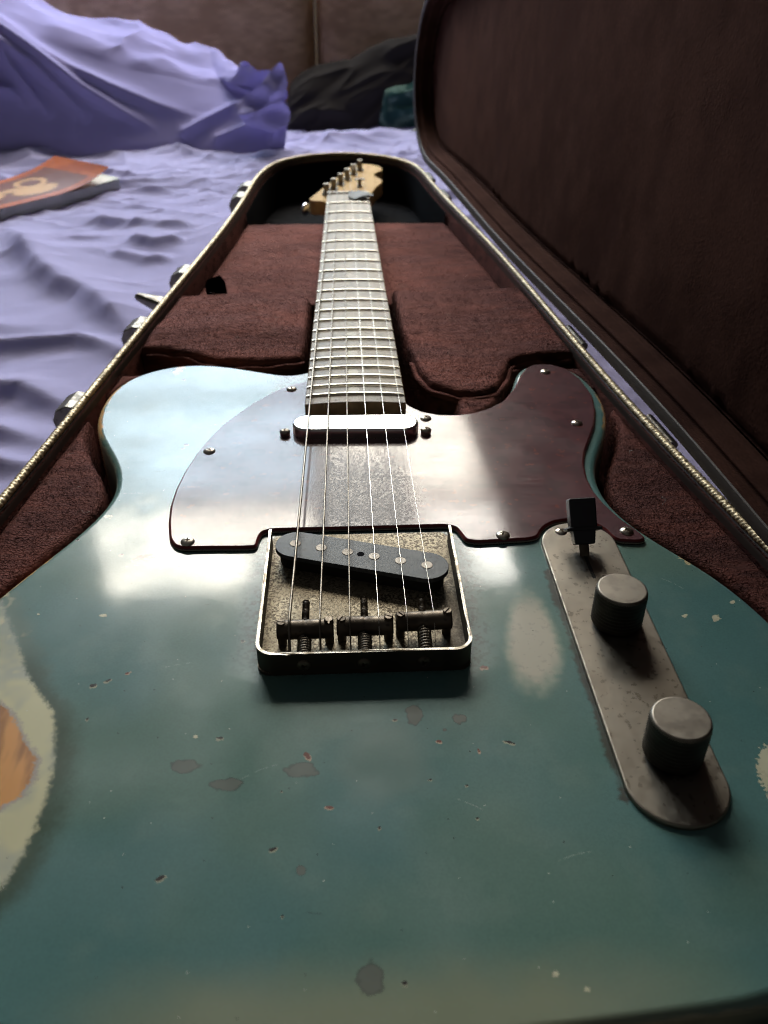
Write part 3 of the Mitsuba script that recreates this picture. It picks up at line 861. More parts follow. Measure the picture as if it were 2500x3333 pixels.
# twisted gold cord along the rim
rp = resample(RIM, 0.7)
N, K = len(rp), 14
nn = normals2(rp)
s = np.arange(N) * 0.7
a = np.linspace(0, 2 * math.pi, K, endpoint=False)
ph = a[None] * 2 + s[:, None] * 2 * math.pi / 3.6
r = 1.95 * (1 + .08 * np.sin(ph + 1.2 * meshkit.noise(np.stack([s * .05, 0 * s, 0 * s], -1), 1)[:, None]) + .05 * np.sin(-a[None] * 3 + s[:, None] * 2 * math.pi / 2.3) + .14 * (meshkit.noise(np.stack(np.broadcast_arrays(s[:, None] * .45, a[None] * 1.5, 0 * ph), -1), 3) - .5))
V = np.stack([rp[:, None, 0] + nn[:, None, 0] * np.cos(a) * r * 1.1, rp[:, None, 1] + nn[:, None, 1] * np.cos(a) * r * 1.1, .3 + np.sin(a) * r], -1)
i, j = np.meshgrid(np.arange(N), np.arange(K), indexing='ij')
A, B, C, D = i * K + j, i * K + (j + 1) % K, ((i + 1) % N) * K + (j + 1) % K, ((i + 1) % N) * K + j
cord = tm(V.reshape(-1, 3), np.vstack([np.c_[A.ravel(), D.ravel(), C.ravel()], np.c_[A.ravel(), C.ravel(), B.ravel()]]))
add('guitar_case__piping', cord, 'gold_braid', True, 'twisted gold cord piping along the rim')
# lining wall and floor
rl = resample(RIM, 2.5)
wl = loft(rl, [(-6, -47), (-5.5, -30), (-4.2, -12), (-3.2, -4), (-2.4, -1.6)][::1], False, False)
wl.invert()
fl = loft(rl, [(-6.2, -47.2), (-6.0, -47)], True, False)
add('guitar_case__lining', cat(wl, fl), 'plush', True)
inner = Polygon(rl).buffer(-5.0)
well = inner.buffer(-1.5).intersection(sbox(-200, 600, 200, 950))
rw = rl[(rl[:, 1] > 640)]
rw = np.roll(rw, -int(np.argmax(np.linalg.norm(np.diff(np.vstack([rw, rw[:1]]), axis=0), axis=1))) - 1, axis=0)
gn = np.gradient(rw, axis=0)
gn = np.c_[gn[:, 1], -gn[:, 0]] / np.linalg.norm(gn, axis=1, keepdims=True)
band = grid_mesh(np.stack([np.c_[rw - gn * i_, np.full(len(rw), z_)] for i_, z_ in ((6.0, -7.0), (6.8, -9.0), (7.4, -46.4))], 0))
add('guitar_case__well_shade', cat(puffy(well, -46.0, -47.5, 1, 4, .3, 30, 6), band), 'black_cloth', True, 'well under the headstock with its deep shade painted black')  # shade of the well painted in as a black floor and band


def clean(g, r=2.5):
    return g.buffer(-r).buffer(r)


pad = clean(inner.buffer(2.0).intersection(sbox(-250, -250, 250, 300)).difference(BODYP.buffer(6.0)).difference(sbox(-60, 150, 60, 320)).difference(sbox(-250, 262, 250, 330)), 2.0)
PLUSH = []
PLUSH.append(puffy(pad, -6.0, -47, 6, 1.6, .9, 22, 3))
add('guitar_case__side_padding', PLUSH[-1], 'plush', True)
left_block = Polygon([(-200, 300), (-141, 299), (-124, 297), (-105, 288), (-96, 281), (-87, 277), (-61, 276), (-42, 279), (-33, 284), (-31, 300), (-30.5, 385), (-33, 392), (-41, 398), (-200, 400)])
right_block = Polygon([(31.5, 400), (33, 330), (36, 288), (38.5, 268), (41.5, 247), (46, 234), (53.8, 225), (63, 220), (73.3, 219), (82, 222), (88.3, 229), (93, 238), (96.9, 249), (102.6, 264), (110, 269), (122, 271), (200, 273), (200, 402)])


def blockz(x, y):
    return 1.6 * np.exp(-((y - 322 + .05 * x) / 16) ** 2) * (x < 0) - 3.5 * np.clip((x < 0) * (318 - y) / 40, 0, 1) + 1.2 * np.sin(x * .06)


for g in (left_block, right_block):
    PLUSH.append(puffy(clean(g.intersection(inner.buffer(1.5)), 3), -2.0, -47, 6, 1.6, 1.1, 30, 5, blockz))
    add('guitar_case__neck_block', PLUSH[-1], 'plush', True)
# rolled welt along the near edge of each block
for pts in ([(-139, 297), (-124, 296), (-105, 287), (-96, 280), (-87, 276), (-61, 275), (-42, 278), (-33, 283)], [(37.5, 272), (41.0, 247), (45.5, 233.5), (53.8, 224), (63, 219), (73.3, 218), (82.5, 221), (89, 228.5), (93.8, 238), (97.6, 249), (103, 263), (110, 268), (122, 270), (143, 271.5)]):
    w = spline(pts, 1.5, closed=False)
    z = -7.5 + (-3.0 if pts[0][0] < 0 else 0) + .5 * np.sin(np.arange(len(w)) * .4)
    add('guitar_case__welt', tube(np.c_[w, z], 1.9, 8), 'plush', True)
comp = clean(inner.buffer(-1.0).intersection(sbox(-200, 404, 200, 640)), 4)
comp = comp.buffer(-4).buffer(4)
PLUSH.append(puffy(comp, -16.0, -47, 5, 1.8, 1.2, 34, 8))
add('guitar_case__compartment_lid', PLUSH[-1], 'plush', True)
u, t = np.meshgrid(np.linspace(-1, 1, 18), np.linspace(0, 1, 30), indexing='ij')
half = 8.0 * np.where(t > .72, np.sqrt(np.clip(1 - ((t - .72) / .28) ** 2 * .75, 0, 1)), 1)
tab = np.stack([-104.3 + u * half + 2.5 * (.5 - t), 409 - 3 * np.sin(t * 2.6) + u * u * 1.5, -20 + 26.5 * t + u * 1.2], -1)
t1, t2 = grid_mesh(tab), grid_mesh(tab + [0, 1.2, 0])
t2.invert()
add('guitar_case__pull_tab', cat(t1, t2), 'black_cloth', True, 'black cloth pull tab of the compartment lid')
# lint caught on the plush
rng = np.random.default_rng(91)
lint = []
for x_, y_, z_ in [(-66, 348, 1), (-50, 330, 0), (-40, 345, 0), (-100, 380, 1), (-80, 305, -2), (62, 262, 1), (88, 300, 1), (70, 330, 1), (110, 340, 1), (60, 420, -14), (95, 455, -14), (-70, 520, -14), (-95, 470, -14), (-140, 115, -3), (-145, 150, -3), (-135, 95, -3), (150, 95, -3), (143, 140, -3), (-52, 292, -3), (80, 240, 0)]:
    t = np.linspace(0, 1, 14)
    a0, k_, l_ = rng.uniform(0, 6.3), rng.uniform(-5, 5), rng.uniform(5, 12)
    th = a0 + k_ * t + 1.2 * np.sin(t * 9 + a0)
    lint.append(tube(np.c_[x_ + np.cumsum(np.cos(th)) * l_ / 14, y_ + np.cumsum(np.sin(th)) * l_ / 14, z_ + 1.2 + 1.6 * np.sin(t * 3.1)], .085, 4))
add('guitar_case__lint', cat(*lint), 'lint_fibre', False, 'pale lint caught on the plush', kind='stuff')
# latches and the handle end, outside the left wall
for n_, (ly, kind) in enumerate(((222, 0), (345, 0), (402, 1), (463, 0), (712, 0), (760, 0))):
    k = np.argmin(np.abs(RIM[:, 1] - ly) + 1000 * (RIM[:, 0] > 0))
    c, o = RIM[k], normals2(RIM)[k]
    tg = np.array([-o[1], o[0]])
    P3 = lambda a, b, z: np.array([c[0] + o[0] * a + tg[0] * b, c[1] + o[1] * a + tg[1] * b, z])
    if kind == 0:
        th = np.linspace(-.3, 2.6, 16)
        sec = [(5 + 14 * math.sin(q) ** .8 if q > 0 else 5, -16 + 12 * -math.cos(q)) for q in th]
        hull = m3.Manifold.batch_hull([m3.Manifold.sphere(1.0, 8).translate(P3(a_, b_, z_).tolist()) for a_, z_ in ((5, -6), (12, -5), (18, -8), (20.5, -14), (19, -21), (12, -25), (5, -25)) for b_ in (-10, 10)])
        add('guitar_case__latch', hull, 'aged_nickel', 35)
    else:
        hull = m3.Manifold.batch_hull([m3.Manifold.sphere(r_, 12).translate(P3(a_, b_, z_).tolist()) for a_, b_, z_, r_ in ((5, -7, -12, 2), (5, 7, -12, 2), (5, 0, -24, 2), (28, 3, -6, 3.2), (24, 2, -10, 2.6))])
        add('guitar_case__latch', hull, 'aged_nickel', 35, 'latch with its lever flipped out')

# ---------------------------------------------------------------- guitar case: lid, standing open on the right
H0, H1 = np.array([177.6, 62.0]), np.array([91.3, 792.0])
hd = (H1 - H0) / np.linalg.norm(H1 - H0)
hl = np.array([-hd[1], hd[0]])                # towards the base
HZ, LEAN = 1.0, math.radians(3.0)


def lidpt(sv, h, dep):
    """s along the hinge, h up the lid's face, dep away from the base."""
    hh = h * math.cos(LEAN) - dep * math.sin(LEAN) * -1 * 0
    out = dep + h * math.sin(LEAN)
    return np.stack([H0[0] + hd[0] * sv - hl[0] * out, H0[1] + hd[1] * sv - hl[1] * out, HZ + h * math.cos(LEAN) - dep * math.sin(LEAN)], -1)


rel = RIM - H0
lo = np.c_[rel @ hd, rel @ hl]
lo[:, 1] -= lo[(lo[:, 0] > 0) & (lo[:, 0] < 650), 1].min()
LO = ccw(resample(lo, 3.0))


def lidloft(prof, top=False, bottom=False, invert=False):
    m = loft(LO, prof, top, bottom)
    v = np.asarray(m.vertices)
    m.vertices = lidpt(v[:, 0], v[:, 1], v[:, 2])
    if invert:
        m.invert()
    return m


shell = lidloft([(-8, 2.5), (-7.2, .7), (-5, 0), (-1.6, 0), (-.4, .5), (0, 2), (0.3, 26), (-6, 31)], top=True)
add('guitar_case__lid_shell', shell, 'lid_edge', 40, 'grey brown covered shell of the open lid')
lin = lidloft([(-7.6, 1.6), (-8.6, 3.5), (-9.6, 6.5), (-10.8, 7.4), (-12.2, 6.2), (-13.4, 6.6), (-14.2, 8.5), (-14.6, 15), (-15.6, 17.5), (-17.5, 18.5)], top=False, invert=True)
g = Polygon(LO).buffer(-17.7)
pan = puffy(g, 0, -1.0, 4, 5.0, 3.0, 160, 14)
v = np.asarray(pan.vertices)
pan.vertices = lidpt(v[:, 0], v[:, 1], 18.5 - v[:, 2])
pan.invert()
add('guitar_case__lid_lining', lin, 'lid_plush', True)
add('guitar_case__lid_panel', pan, 'lid_plush', True, 'dark brown plush back of the open lid')
for hy in (770, 690, 300, 165):
    k = np.argmin(np.abs(RIM[:, 1] - hy) + 1000 * (RIM[:, 0] < 0))
    c = RIM[k]
    d3 = np.array([hd[0], hd[1], 0])
    hin = cat(cyl(np.array([c[0] + 5.6, c[1], -2.2]) - d3 * 16, d3, 32, 2.7, n=16), trimesh.creation.box((1.2, 28, 14), T_ if False else trimesh.transformations.translation_matrix([c[0] + 6.6, c[1], -10])))
    add('guitar_case__hinge', hin, 'dark_steel', 30)


# ---------------------------------------------------------------- the plush's pile: short fibres standing on the lining
def pile(meshes, n, seed, lmin, lmax, keep):
    rng = np.random.default_rng(seed)
    m = cat(*meshes)
    tri_ = m.triangles
    cr = np.cross(tri_[:, 1] - tri_[:, 0], tri_[:, 2] - tri_[:, 0])
    ar = np.linalg.norm(cr, axis=1)
    c = tri_.mean(1)
    wgt_ = ar * keep(c)
    f = rng.choice(len(ar), n, p=wgt_ / wgt_.sum())
    r1, r2 = np.sqrt(rng.random(n)), rng.random(n)
    p = (1 - r1)[:, None] * tri_[f, 0] + (r1 * (1 - r2))[:, None] * tri_[f, 1] + (r1 * r2)[:, None] * tri_[f, 2]
    nn_ = cr[f] / ar[f][:, None]
    comb = np.stack([np.cos(6.0 * meshkit.fbm(p / 26, 2, seed)), np.sin(6.0 * meshkit.fbm(p / 26, 2, seed)), np.zeros(n)], 1)
    d = nn_ * .75 + comb * .55 + rng.normal(0, .28, (n, 3))
    d /= np.linalg.norm(d, axis=1, keepdims=True)
    L = rng.uniform(lmin, lmax, n)[:, None]
    sd = np.cross(d, rng.normal(0, 1, (n, 3)))
    sd /= np.linalg.norm(sd, axis=1, keepdims=True)
    w_ = .14
    tipp = p + d * L + comb * L * .25
    return tm(np.vstack([p - sd * w_, p + sd * w_, tipp]), np.c_[np.arange(n), n + np.arange(n), 2 * n + np.arange(n)])


near = lambda c: np.where(c[:, 2] > -30, 1.0, .15) * np.clip(1.5 - c[:, 1] / 500, .25, 1.4) * (c[:, 1] > -80)
add('guitar_case__plush_pile', pile(PLUSH, 70000, 77, .7, 1.7, near), 'pile_fibre', False, kind='stuff')

# ---------------------------------------------------------------- electric guitar
G = thing('electric_guitar', 'worn sea green electric guitar with tortoiseshell pickguard lying in the open case', 'electric guitar')
R_ = 3.6
prof = [(-4, -44.5), (-1, -43.5), (0, -40)] + [(-R_ * (1 - math.cos(t)), -R_ + R_ * math.sin(t)) for t in np.linspace(0, math.pi / 2, 9)]
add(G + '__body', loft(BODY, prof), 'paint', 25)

# pickguard, three plies with a bevelled edge
PG = [(-28, 229), (-38.3, 224.3), (-48.7, 214.7), (-58.5, 201.8), (-66.7, 188.2), (-73.5, 175.3), (-78.8, 160.8), (-83.4, 144.1), (-86.7, 127.5), (-88.6, 110.2), (-88.9, 95.4), (-87.6, 81.5), (-85.0, 68), (-82, 62.5), (-78, 60.6), (-66, 60.4), (-54, 60.0), (-45.6, 59.9),
      (-45, 66.6), (-43.7, 71.6), (-39.6, 72.9), (39.2, 73.0), (43.2, 71.3), (45.0, 66), (46.3, 61.3), (51.6, 59.7), (75, 61.0), (79.6, 62.6), (81.6, 67), (84.6, 71), (89.3, 74.2), (96, 75.6), (103, 74.6), (107.6, 71.6), (110.8, 66.9), (112.6, 60.8), (115, 58.2),
      (123.6, 57.2), (126.9, 58.2), (127.4, 61.6), (124.7, 67.8), (120.6, 75.2), (116.2, 88.4), (113.8, 100.3), (113.6, 112.7), (115.4, 125.7), (118.6, 136.9), (123.6, 148.5), (130.9, 165.7), (136.2, 184.2), (139, 204), (137.3, 225.4), (131.9, 240.5), (124, 247), (117.8, 248.0),
      (112, 247), (107.4, 243.5), (102.0, 233.2), (94.8, 214.8), (85.3, 197.8), (75, 188.4), (66, 183.6), (57.9, 181.5), (46.8, 182), (37.5, 186.3), (31, 194), (29, 200)]
pgp = Polygon(PG).buffer(0)
pgp = pgp.buffer(-1.2, 16).buffer(2.4, 16).buffer(-1.2, 16)
PGO = ccw(resample(np.array(pgp.exterior.coords)[:-1], 1.0))
from scipy.ndimage import gaussian_filter1d
PGO = gaussian_filter1d(PGO, 1.2, axis=0, mode='wrap')
add(G + '__pickguard', loft(PGO, [(0, .02), (0, 1.1), (-.5, 1.6), (-.9, 2.1), (-1.1, 2.25), (-1.4, 2.3)], True, False), 'tortoise', 20)


def screw(c, r=3.2, dome=1.5, ang=0.3, tilt=(0, 0, 1)):
    """An oval head with a cross recess."""
    pr = [(0.0, -.6), (r * .96, -.6), (r, 0)] + [(r * math.cos(t), dome * math.sin(t)) for t in np.linspace(.15, 1.45, 7)] + [(0.0, dome)]
    h = man(lathe((0, 0, 0), (0, 0, 1), pr, 28))
    for a_ in (0, 90):
        w = m3.Manifold.hull_points([[x * k, y * k2, z] for x in (-1, 1) for y in (-1, 1) for z, k, k2 in ((dome - 1.3, r * .18, r * .09), (dome + .5, r * .66, r * .155))])
        h = h - w.rotate((0, 0, a_ + math.degrees(ang)))
    m = to_tm(h)
    u_, w_, d_ = frame(tilt)
    m.vertices = np.asarray(m.vertices) @ np.array([u_, w_, d_]) + np.asarray(c)
    return m


for k, (x, y) in enumerate([(-37.4, 217.4), (-76.8, 145.3), (-76.3, 64.9), (38.8, 177), (117.6, 235.2), (121.5, 168), (63.8, 64.0), (120.0, 64.6)]):
    add(G + '__pickguard__screw', screw((x, y, 2.35), 3.15, 1.4, .2 + k * .7), 'screw_steel', 28)

# neck with its fingerboard
SC = 647.7
HALF = lambda y: (56 - 14 * (y - 192.6) / (SC - 192.6)) / 2
RAD, ZB = 300.0, 10.6
secs = []
for y in np.r_[np.linspace(183.2, 200, 4), np.linspace(210, 640, 44), 647.7]:
    w = HALF(y)
    x = np.linspace(-w, w, 17)
    zt_ = ZB - x * x / (2 * RAD)
    sd = zt_[0]
    a = np.linspace(0, math.pi, 15)
    dpt = 21.0 if y < 250 else 15.5
    bx, bz_ = w * np.cos(a), sd - 5.5 - dpt * np.sin(a) ** (.45 if y < 250 else .85)
    ring = np.vstack([np.c_[x[0] + .5, np.nan], np.c_[x, zt_]])[1:]
    ring[0] += (.5, .12)
    ring[-1] += (-.5, .12)
    ring = np.vstack([[-w, sd - .7], ring, [w, sd - .7], np.c_[bx, bz_]])
    secs.append(np.c_[ring[:, 0], np.full(len(ring), y), ring[:, 1]])
secs = np.array(secs)
n_, k_ = secs.shape[:2]
i, j = np.meshgrid(np.arange(n_ - 1), np.arange(k_), indexing='ij')
A, B = i * k_ + j, i * k_ + (j + 1) % k_
C, D = (i + 1) * k_ + (j + 1) % k_, (i + 1) * k_ + j
cap0 = earcut(secs[0][:, [0, 2]])
neck = tm(secs.reshape(-1, 3), np.vstack([np.c_[A.ravel(), B.ravel(), C.ravel()], np.c_[A.ravel(), C.ravel(), D.ravel()], cap0, cap0[:, ::-1] + (n_ - 1) * k_]))
neck.fix_normals()
add(G + '__neck', neck, 'fretboard', 25, 'grey worn maple neck')
for k in range(1, 22):
    y = SC * 2 ** (-k / 12)
    w = HALF(y) - .35
    x = np.linspace(-w, w, 21)
    a = np.linspace(0, math.pi, 8)
    P = np.stack([np.broadcast_to(x[:, None], (21, 8)), y + 1.25 * np.cos(a)[None] + 0 * x[:, None], (ZB - x * x / (2 * RAD))[:, None] + 1.3 * np.sin(a)[None] ** .6 * np.where(np.abs(x) > w - .5, .6, 1)[:, None]], -1)
    f = grid_mesh(P)
    cap = [[m_, m_ + 1, 0] for m_ in range(1, 7)]
    e_ = 20 * 8
    f = tm(f.vertices, np.vstack([f.faces, cap, [[q_ + e_ for q_ in c_[::-1]] for c_ in cap]]))
    if f.face_normals[:280, 2].mean() < 0:
        f.invert()
    add(G + '__neck__fret', f, 'fret_metal', 50)
for k in (3, 5, 7, 9, 15, 17, 19, 21):
    y = SC * (2 ** (-k / 12) + 2 ** (-(k - 1) / 12)) / 2
    add(G + '__neck__position_marker', cyl((-.8, y, ZB - .5), (0, 0, 1), .57, 3.5, 3.4), 'pearl' if k > 12 else 'worn_pearl', False)
x = np.linspace(-21, 21, 13)
nut = [sbox(-21, 646.6, 21, 650.2)]
nm_ = loft(ccw(np.array(sbox(-21, 647.72, 21, 650.9).exterior.coords)[:-1]), [(0, 2), (0, ZB + 1.0), (-.5, ZB + 1.5)], True, False)
add(G + '__nut', nm_, 'bone', False)
HS = [(-21.3, 648), (21.3, 648), (21.8, 668), (24.6, 694), (30.8, 722), (37.6, 742), (39.3, 750), (38.2, 760), (34, 770), (31.4, 779), (31.6, 787), (35, 794), (40.2, 801), (42.2, 811), (39.5, 825), (32, 833), (25, 837), (17, 838.5), (9.5, 835), (4, 824), (-2, 802), (-12, 771), (-23, 735),
      (-32.5, 702), (-38, 684), (-40, 676), (-38.5, 670), (-34, 666.5), (-28.5, 667), (-24, 664), (-21.8, 658)]
hp = poly_smooth(HS, 1.0, 1.5)
hp = gaussian_filter1d(hp, 1.0, axis=0, mode='wrap')
add(G + '__headstock', loft(hp, [(-.6, -15.5), (0, -15), (0, -1.6), (-.6, -1.0)]), 'maple', 30, 'amber lacquered headstock')
POST = [np.array([-22.2 + 7.45 * k, 692.2 + 22.7 * k]) for k in range(6)]
pdir = np.array([7.45, 22.7])
pdir /= np.linalg.norm(pdir)
pout = np.array([-pdir[1], pdir[0]])
slot = m3.Manifold.cube((1.1, 12, 6), True)
for k, p in enumerate(POST):
    body_ = man(lathe((0, 0, 0), (0, 0, 1), [(0, 0), (5.2, 0), (5.2, .8), (4.4, 1.6), (3.1, 1.8), (2.9, 5.5), (3.2, 10.6), (2.9, 11.2), (0, 11.2)], 24)) - slot.translate((0, 0, 9.6)).rotate((0, 0, 25 + 40 * k))
    m = to_tm(body_)
    m.vertices = np.asarray(m.vertices) + [p[0], p[1], -1]
    key = add(G + '__tuner_post', m, 'aged_nickel', 35)
    b_ = trimesh.creation.icosphere(3)
    v = np.asarray(b_.vertices) * ([9.5, 4.2, 6.4] if k == 0 else [8.2, 3.0, 6.4])
    u3 = np.array([[pdir[0], pdir[1], 0], [pout[0], pout[1], 0], [0, 0, 1]])
    c = np.r_[p + pout * 24.5 - pdir * 1.5, -19.0]
    if k == 0:
        c = np.r_[p + pout * 23.5 - pdir * 1.5, -17.0]
    b_.vertices = v @ u3 + c
    st = cyl(np.r_[p + pout * 8, -19.5], np.r_[c[:2] - p - pout * 8, .5], float(np.linalg.norm(c[:2] - p - pout * 8)), 1.6, n=12)
    add(G + '__tuner_button', cat(b_, st), 'chrome' if k == 0 else 'dark_steel', 35)  # glint and shade put into the metals: first button chrome, the rest dark
tr = cat(cyl((13.4, 727.5, -1), (0, 0, 1), 1.2, 3.4, n=20), cyl((13.4, 727.5, .2), (0, 0, 1), 5.4, 1.9, n=20), rbox((13.4, 727.5, 6.4), (11.5, 4.5, 1.6), .7))
add(G + '__string_tree', tr, 'dark_steel', 35)

# bridge plate with its raised walls
outer = sbox(-39.7, -17.3, 39.7, 90).buffer(-7).buffer(7, 16).intersection(sbox(-60, -60, 60, 61.5))
inner_ = outer.buffer(-1.2, 16).union(sbox(-38.5, 30, 38.5, 70)).intersection(sbox(-60, -60, 60, 70))
wallp = outer.difference(inner_)


def extr(g, z0, z1, jit=None):
    ms = []
    for q in (g.geoms if hasattr(g, 'geoms') else [g]):
        q = shapely.segmentize(q.simplify(.02), 1.5)
        m = trimesh.creation.extrude_polygon(q, z1 - z0, engine='earcut')
        v = np.array(m.vertices) + [0, 0, z0]
        if jit:
            t_ = v[:, 2] > (z0 + z1) / 2
            v[t_, 2] += jit(v[t_, 0], v[t_, 1])
        m.vertices = v
        ms.append(m)
    return cat(*ms)


wjit = lambda x, y: .32 * np.exp(-((x + 27) / 3.2) ** 2) * (y < -10) * -1.4 + .25 * (meshkit.noise(np.stack([x * .25, y * .25, 0 * x], -1), 2) - .5) - .5 * np.exp(-((y + 2) / 2.) ** 2) * (x > 30) * np.sin(y * 3)
plate_ = sbox(-38.4, -16, 38.4, 68.4).buffer(-1).buffer(1)
add(G + '__bridge', cat(extr(wallp, .1, 10.45, wjit), extr(sbox(-39.6, -17.2, 39.6, 69.2).buffer(-5).buffer(5), .05, 1.25)), 'bridge_steel', 25, 'corroded steel bridge plate with bright worn rim')
for x_ in (-22.2, -.3, 21.6):
    add(G + '__bridge__screw_head', screw((x_, -17.3, 5.0), 2.5, 1.2, .5, (0, -1, 0)), 'dark_steel', 28)
# three brass barrels, each with a pair of height screws, a length screw and its spring
SAD = [(-22.0, -1.6, .02), (.5, -.7, -.02), (22.9, 1.3, .02)]
for k, (sx_, sy_, sl) in enumerate(SAD):
    d = np.array([1, sl, [-.012, .012, .02][k]])
    d /= np.linalg.norm(d)
    pr = [(0, -10.7), (3.2, -10.7), (3.7, -10.2)] + [(3.75 - .22 * math.exp(-((h - q) / .5) ** 2), h) for q in (0,) for h in np.linspace(-9.8, 9.8, 40)] + [(3.7, 10.2), (3.2, 10.7), (0, 10.7)]
    add(G + '__bridge__saddle', lathe((sx_, sy_, 8.2), d, pr, 28), 'dark_steel', 40)
    for sgn in (-1, 1):
        c = np.array([sx_, sy_, 0]) + d * 8.9 * sgn
        h = man(cyl((0, 0, 1.4), (0, 0, 1), 11.3 + .4 * sgn, 1.75, n=20, bevel=.3)) - m3.Manifold.cube((5, .7, 1.6), True).translate((0, 0, 12.7 + .4 * sgn)).rotate((0, 0, 40 + 70 * k + 50 * sgn))
        m = to_tm(h)
        m.vertices = np.asarray(m.vertices) + [c[0], c[1], 0]
        add(G + '__bridge__height_screw', m, 'dark_steel', 30)
    p0, p1 = np.array([sx_ - .3, -16, 5.2]), np.array([sx_ - .1, sy_ + [15.0, 15.5, 11.0][k], 9.0])
    dd = (p1 - p0) / np.linalg.norm(p1 - p0)
    L = np.linalg.norm(p1 - p0)
    hs = np.arange(0, L, .18)
    pr = [(0, 0)] + [(1.35 + .16 * math.sin(h * 2 * math.pi / .75), h) for h in hs] + [(.9, L + .3), (0, L + .4)]
    add(G + '__bridge__length_screw', lathe(p0, dd, pr, 16), 'dark_steel', 40)
    t = np.linspace(0, 1, 260)
    u_, w_, _ = frame(dd)
    Ls = sy_ + 16 - 5.0
    turns = [8, 9, 9][k]
    cs = p0 + dd * (1.2 + t[:, None] * Ls) + 2.35 * (np.cos(t * turns * 2 * math.pi)[:, None] * u_ + np.sin(t * turns * 2 * math.pi)[:, None] * w_)
    add(G + '__bridge__spring', tube(cs, .36, 6), 'aged_nickel', True)

# bridge pickup: fibre top, coil, six pole pieces, an eyelet
pk = capsule(-27.4, 51.8, 26.9, 34.6, 9.1)
add(G + '__bridge_pickup', rounded(pk, 7.2, 9.2, .35, 4), 'fibre', 25, 'slanted dark grey fibre topped bridge pickup')
add(G + '__bridge_pickup__coil', loft(capsule(-27.0, 51.8, 26.5, 34.6, 7.6), [(0, 1.2), (.2, 4), (0, 7.25)], False, False), 'coil', True)
for x_, y_ in [(-27.9, 52.2), (-16.8, 48.6), (-5.7, 45.1), (5.4, 41.6), (16.2, 38.1), (27.0, 34.6)]:
    add(G + '__bridge_pickup__pole_piece', cyl((x_, y_, 6), (0, 0, 1), 3.45, 2.45, n=28, bevel=.2), 'pole_steel', False)
add(G + '__bridge_pickup__eyelet', cyl((-.2, 43.4, 9.0), (0, 0, 1), .24, 1.6, n=20), 'black_cloth', False)

# neck pickup under a metal cover
npk = capsule(-25.4, 165.4, 24.6, 164.2, 8.9)
add(G + '__neck_pickup', loft(npk, [(0, .5), (0, 6.4)] + [(-1.5 * (1 - math.cos(t)), 6.4 + 1.3 * math.sin(t)) for t in np.linspace(.2, math.pi / 2, 6)]), 'chrome', 35, 'metal covered neck pickup')
for x_, y_ in ((-38.3, 161.6), (37.4, 160.2)):
    add(G + '__neck_pickup__screw', cat(screw((x_, y_, 4.2), 2.9, 1.5, .5 + x_), cyl((x_, y_, 1.8), (0, 0, 1), 2.0, 2.7, n=24)), 'screw_steel', 28)

# control plate, knobs, switch
cp = capsule(96.8, 57.0, 97.4, -71.8, 16.6)
add(G + '__control_plate', loft(cp, [(0, .05), (0, 1.1), (-.25, 1.6), (-.7, 1.8)]), 'aged_nickel', 20, 'spotted nickel control plate')
add(G + '__control_plate__switch_slot', loft(capsule(97.3, 33.0, 97.0, 61.0, .75), [(0, 1.7), (0, 1.84)], True, False), 'coil', False)
for x_, y_ in ((98.6, 4.3), (99.5, -60.8)):
    nk, nh = 288, 36
    a = np.linspace(0, 2 * math.pi, nk, endpoint=False)
    V, pr = [], [(8.9, 2.9), (9.55, 3.3)] + [(9.75, h) for h in np.linspace(3.7, 17.6, nh)] + [(9.62, 18.1), (9.35, 18.75), (8.95, 19.05), (8.6, 19.1)]
    for q, (r_, h) in enumerate(pr):
        kn = .13 * (np.sin(a * 48 + h * 1.9) * np.sin(a * 48 - h * 1.9)) if 2 <= q < 2 + nh else 0 * a
        V.append(np.c_[x_ + (r_ + kn) * np.cos(a), y_ + (r_ + kn) * np.sin(a), np.full(nk, h)])
    V = np.vstack(V + [np.array([[x_, y_, 19.15]])])
    k = np.arange(nk)
    F = [np.vstack([np.c_[q * nk + k, q * nk + (k + 1) % nk, (q + 1) * nk + (k + 1) % nk], np.c_[q * nk + k, (q + 1) * nk + (k + 1) % nk, (q + 1) * nk + k]]) for q in range(len(pr) - 1)]
    F.append(np.c_[(len(pr) - 1) * nk + k, (len(pr) - 1) * nk + (k + 1) % nk, np.full(nk, len(pr) * nk)])
    add(G + '__knob', tm(V, np.vstack(F)), 'knob_nickel', 32, 'knurled metal volume knob nearer the switch' if y_ > 0 else 'knurled metal tone knob at the end of the plate')
for x_, y_ in ((90.6, 66.5),):
    add(G + '__control_plate__screw', screw((x_, y_, 1.75), 2.7, 1.1, .4), 'screw_steel', 28)
ax = np.array([-.03, .62, .78])
ax /= np.linalg.norm(ax)
su, sv = np.array([1.0, 0, .03]), None
su -= ax * (su @ ax)
su /= np.linalg.norm(su)
sv = np.cross(ax, su)
SW = np.array([97.0, 48.5, 2.0])


def swbox(h0, h1, wx, wy, r=.7):
    ball = m3.Manifold.sphere(r, 10)
    return m3.Manifold.batch_hull([ball.translate((SW + ax * h + su * sx2 * (w1 / 2 - r) + sv * sy2 * (w2 / 2 - r)).tolist()) for h, w1, w2 in ((h0 + r, wx[0], wy[0]), (h1 - r, wx[1], wy[1])) for sx2 in (-1, 1) for sy2 in (-1, 1)])


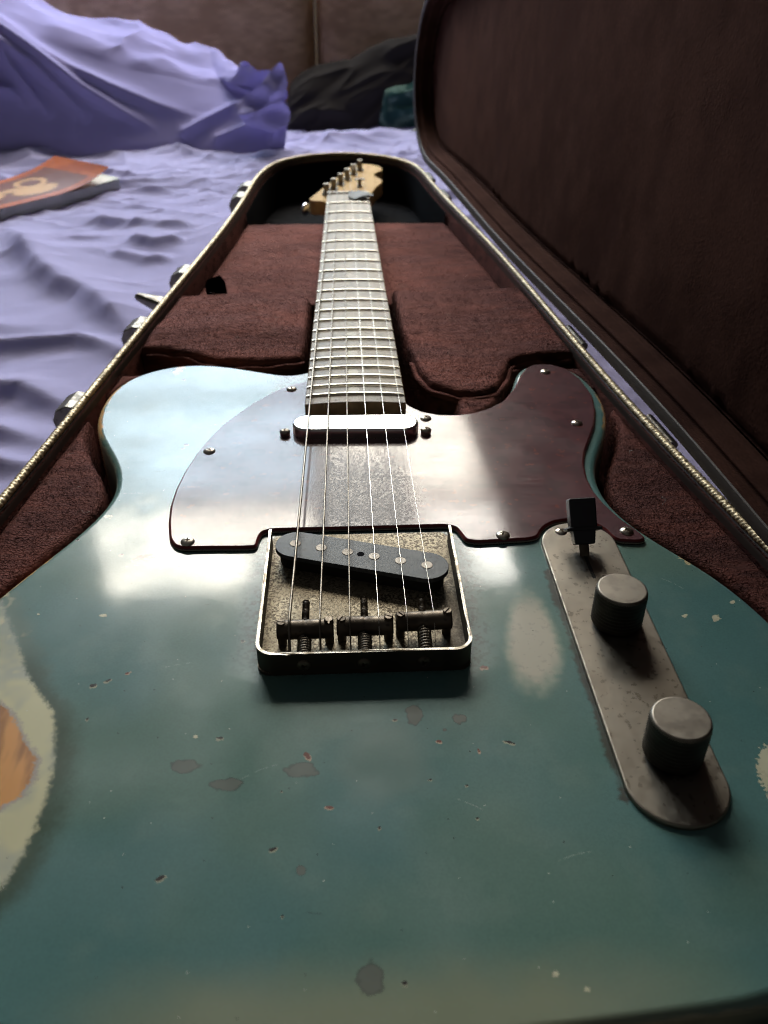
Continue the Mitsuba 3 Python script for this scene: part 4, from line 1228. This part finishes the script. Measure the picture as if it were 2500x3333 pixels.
tip = swbox(4.5, 11.8, (8.8, 10.0), (6.0, 7.0)) + swbox(10.4, 12.0, (15.4, 15.4), (8.2, 8.2), .6) + swbox(11.4, 24.6, (11.4, 11.7), (7.0, 7.0), .8)
add(G + '__switch_tip', tip, 'black_plastic', 35, 'black switch tip')
add(G + '__switch_lever', m3.Manifold.batch_hull([m3.Manifold.sphere(.55, 8).translate((SW + ax * h + su * q).tolist()) for h in (-1.5, 8) for q in (-1.6, 1.6)]), 'dark_steel', 30)

# strings: over the saddles, the nut and to the posts
DIA = [1.17, .92, .67, .44, .34, .26]
for k in range(6):
    x0, x1 = -27 + 10.8 * k + [-.8, -.2, .2, .3, .2, -.4][k], -17.8 + 7.12 * k
    sad = SAD[k // 2]
    r_ = DIA[k] / 2
    zs = 8.2 + 3.75 - .1 + r_
    ys = sad[1] + (x0 - sad[0]) * sad[2]
    zn = ZB + 1.5 + r_ - x1 * x1 / (2 * RAD)
    p = POST[k]
    pts = [(x0 + .2, ys - 12.5, 1.0), (x0 + .1, ys - 7.6, 6.0), (x0, ys - 3.4, zs - 2.2), (x0, ys - 1.6, zs - .5), (x0, ys, zs), (x0, ys + 1.5, zs)]
    for t in np.linspace(.05, 1, 10):
        pts.append((x0 + (x1 - x0) * t, ys + (649 - ys) * t, zs + (zn - zs) * t))
    q = np.array([p[0] + 3.0, p[1], 3.0])
    n0 = np.array(pts[-1])
    for t in np.linspace(.15, 1, 6):
        pts.append(tuple(n0 + (q - n0) * t))
    for t in np.linspace(.3, 4 * math.pi, 24):
        pts.append((p[0] + (3.0 + r_) * math.cos(t), p[1] + (3.0 + r_) * math.sin(t), 3.0 - t / (4 * math.pi) * 2.2))
    add(G + '__string', tube(np.array(pts), r_, 9), 'plain_string' if k > 2 else 'wound_string', True)

# ---------------------------------------------------------------- plectrum
tri = Polygon([(-15, 1.5), (-11, 6.5), (11, 6.5), (15, 1.5), (1.5, -15.5), (-1.5, -15.5)]).buffer(-2).buffer(6).buffer(-2.6)
pc = ccw(resample(np.array(tri.exterior.coords)[:-1], 1.0))
m = rounded(pc, -.4, .4, .35, 4)
v = np.asarray(m.vertices)
ca, sa = math.cos(math.radians(8)), math.sin(math.radians(8))
rz = math.radians(88)
v = np.c_[v[:, 0] * math.cos(rz) - v[:, 1] * math.sin(rz), v[:, 0] * math.sin(rz) + v[:, 1] * math.cos(rz), v[:, 2]]
v[:, 2] += 2.2 - .012 * (v[:, 1]) ** 2 - .012 * (v[:, 0]) ** 2
m.vertices = np.c_[v[:, 0] + 8.5, v[:, 1] + 632, v[:, 2] + 13.6]
add('plectrum', m, 'pick_plastic', 25, 'grey plectrum resting on the strings beside the nut', 'guitar pick')
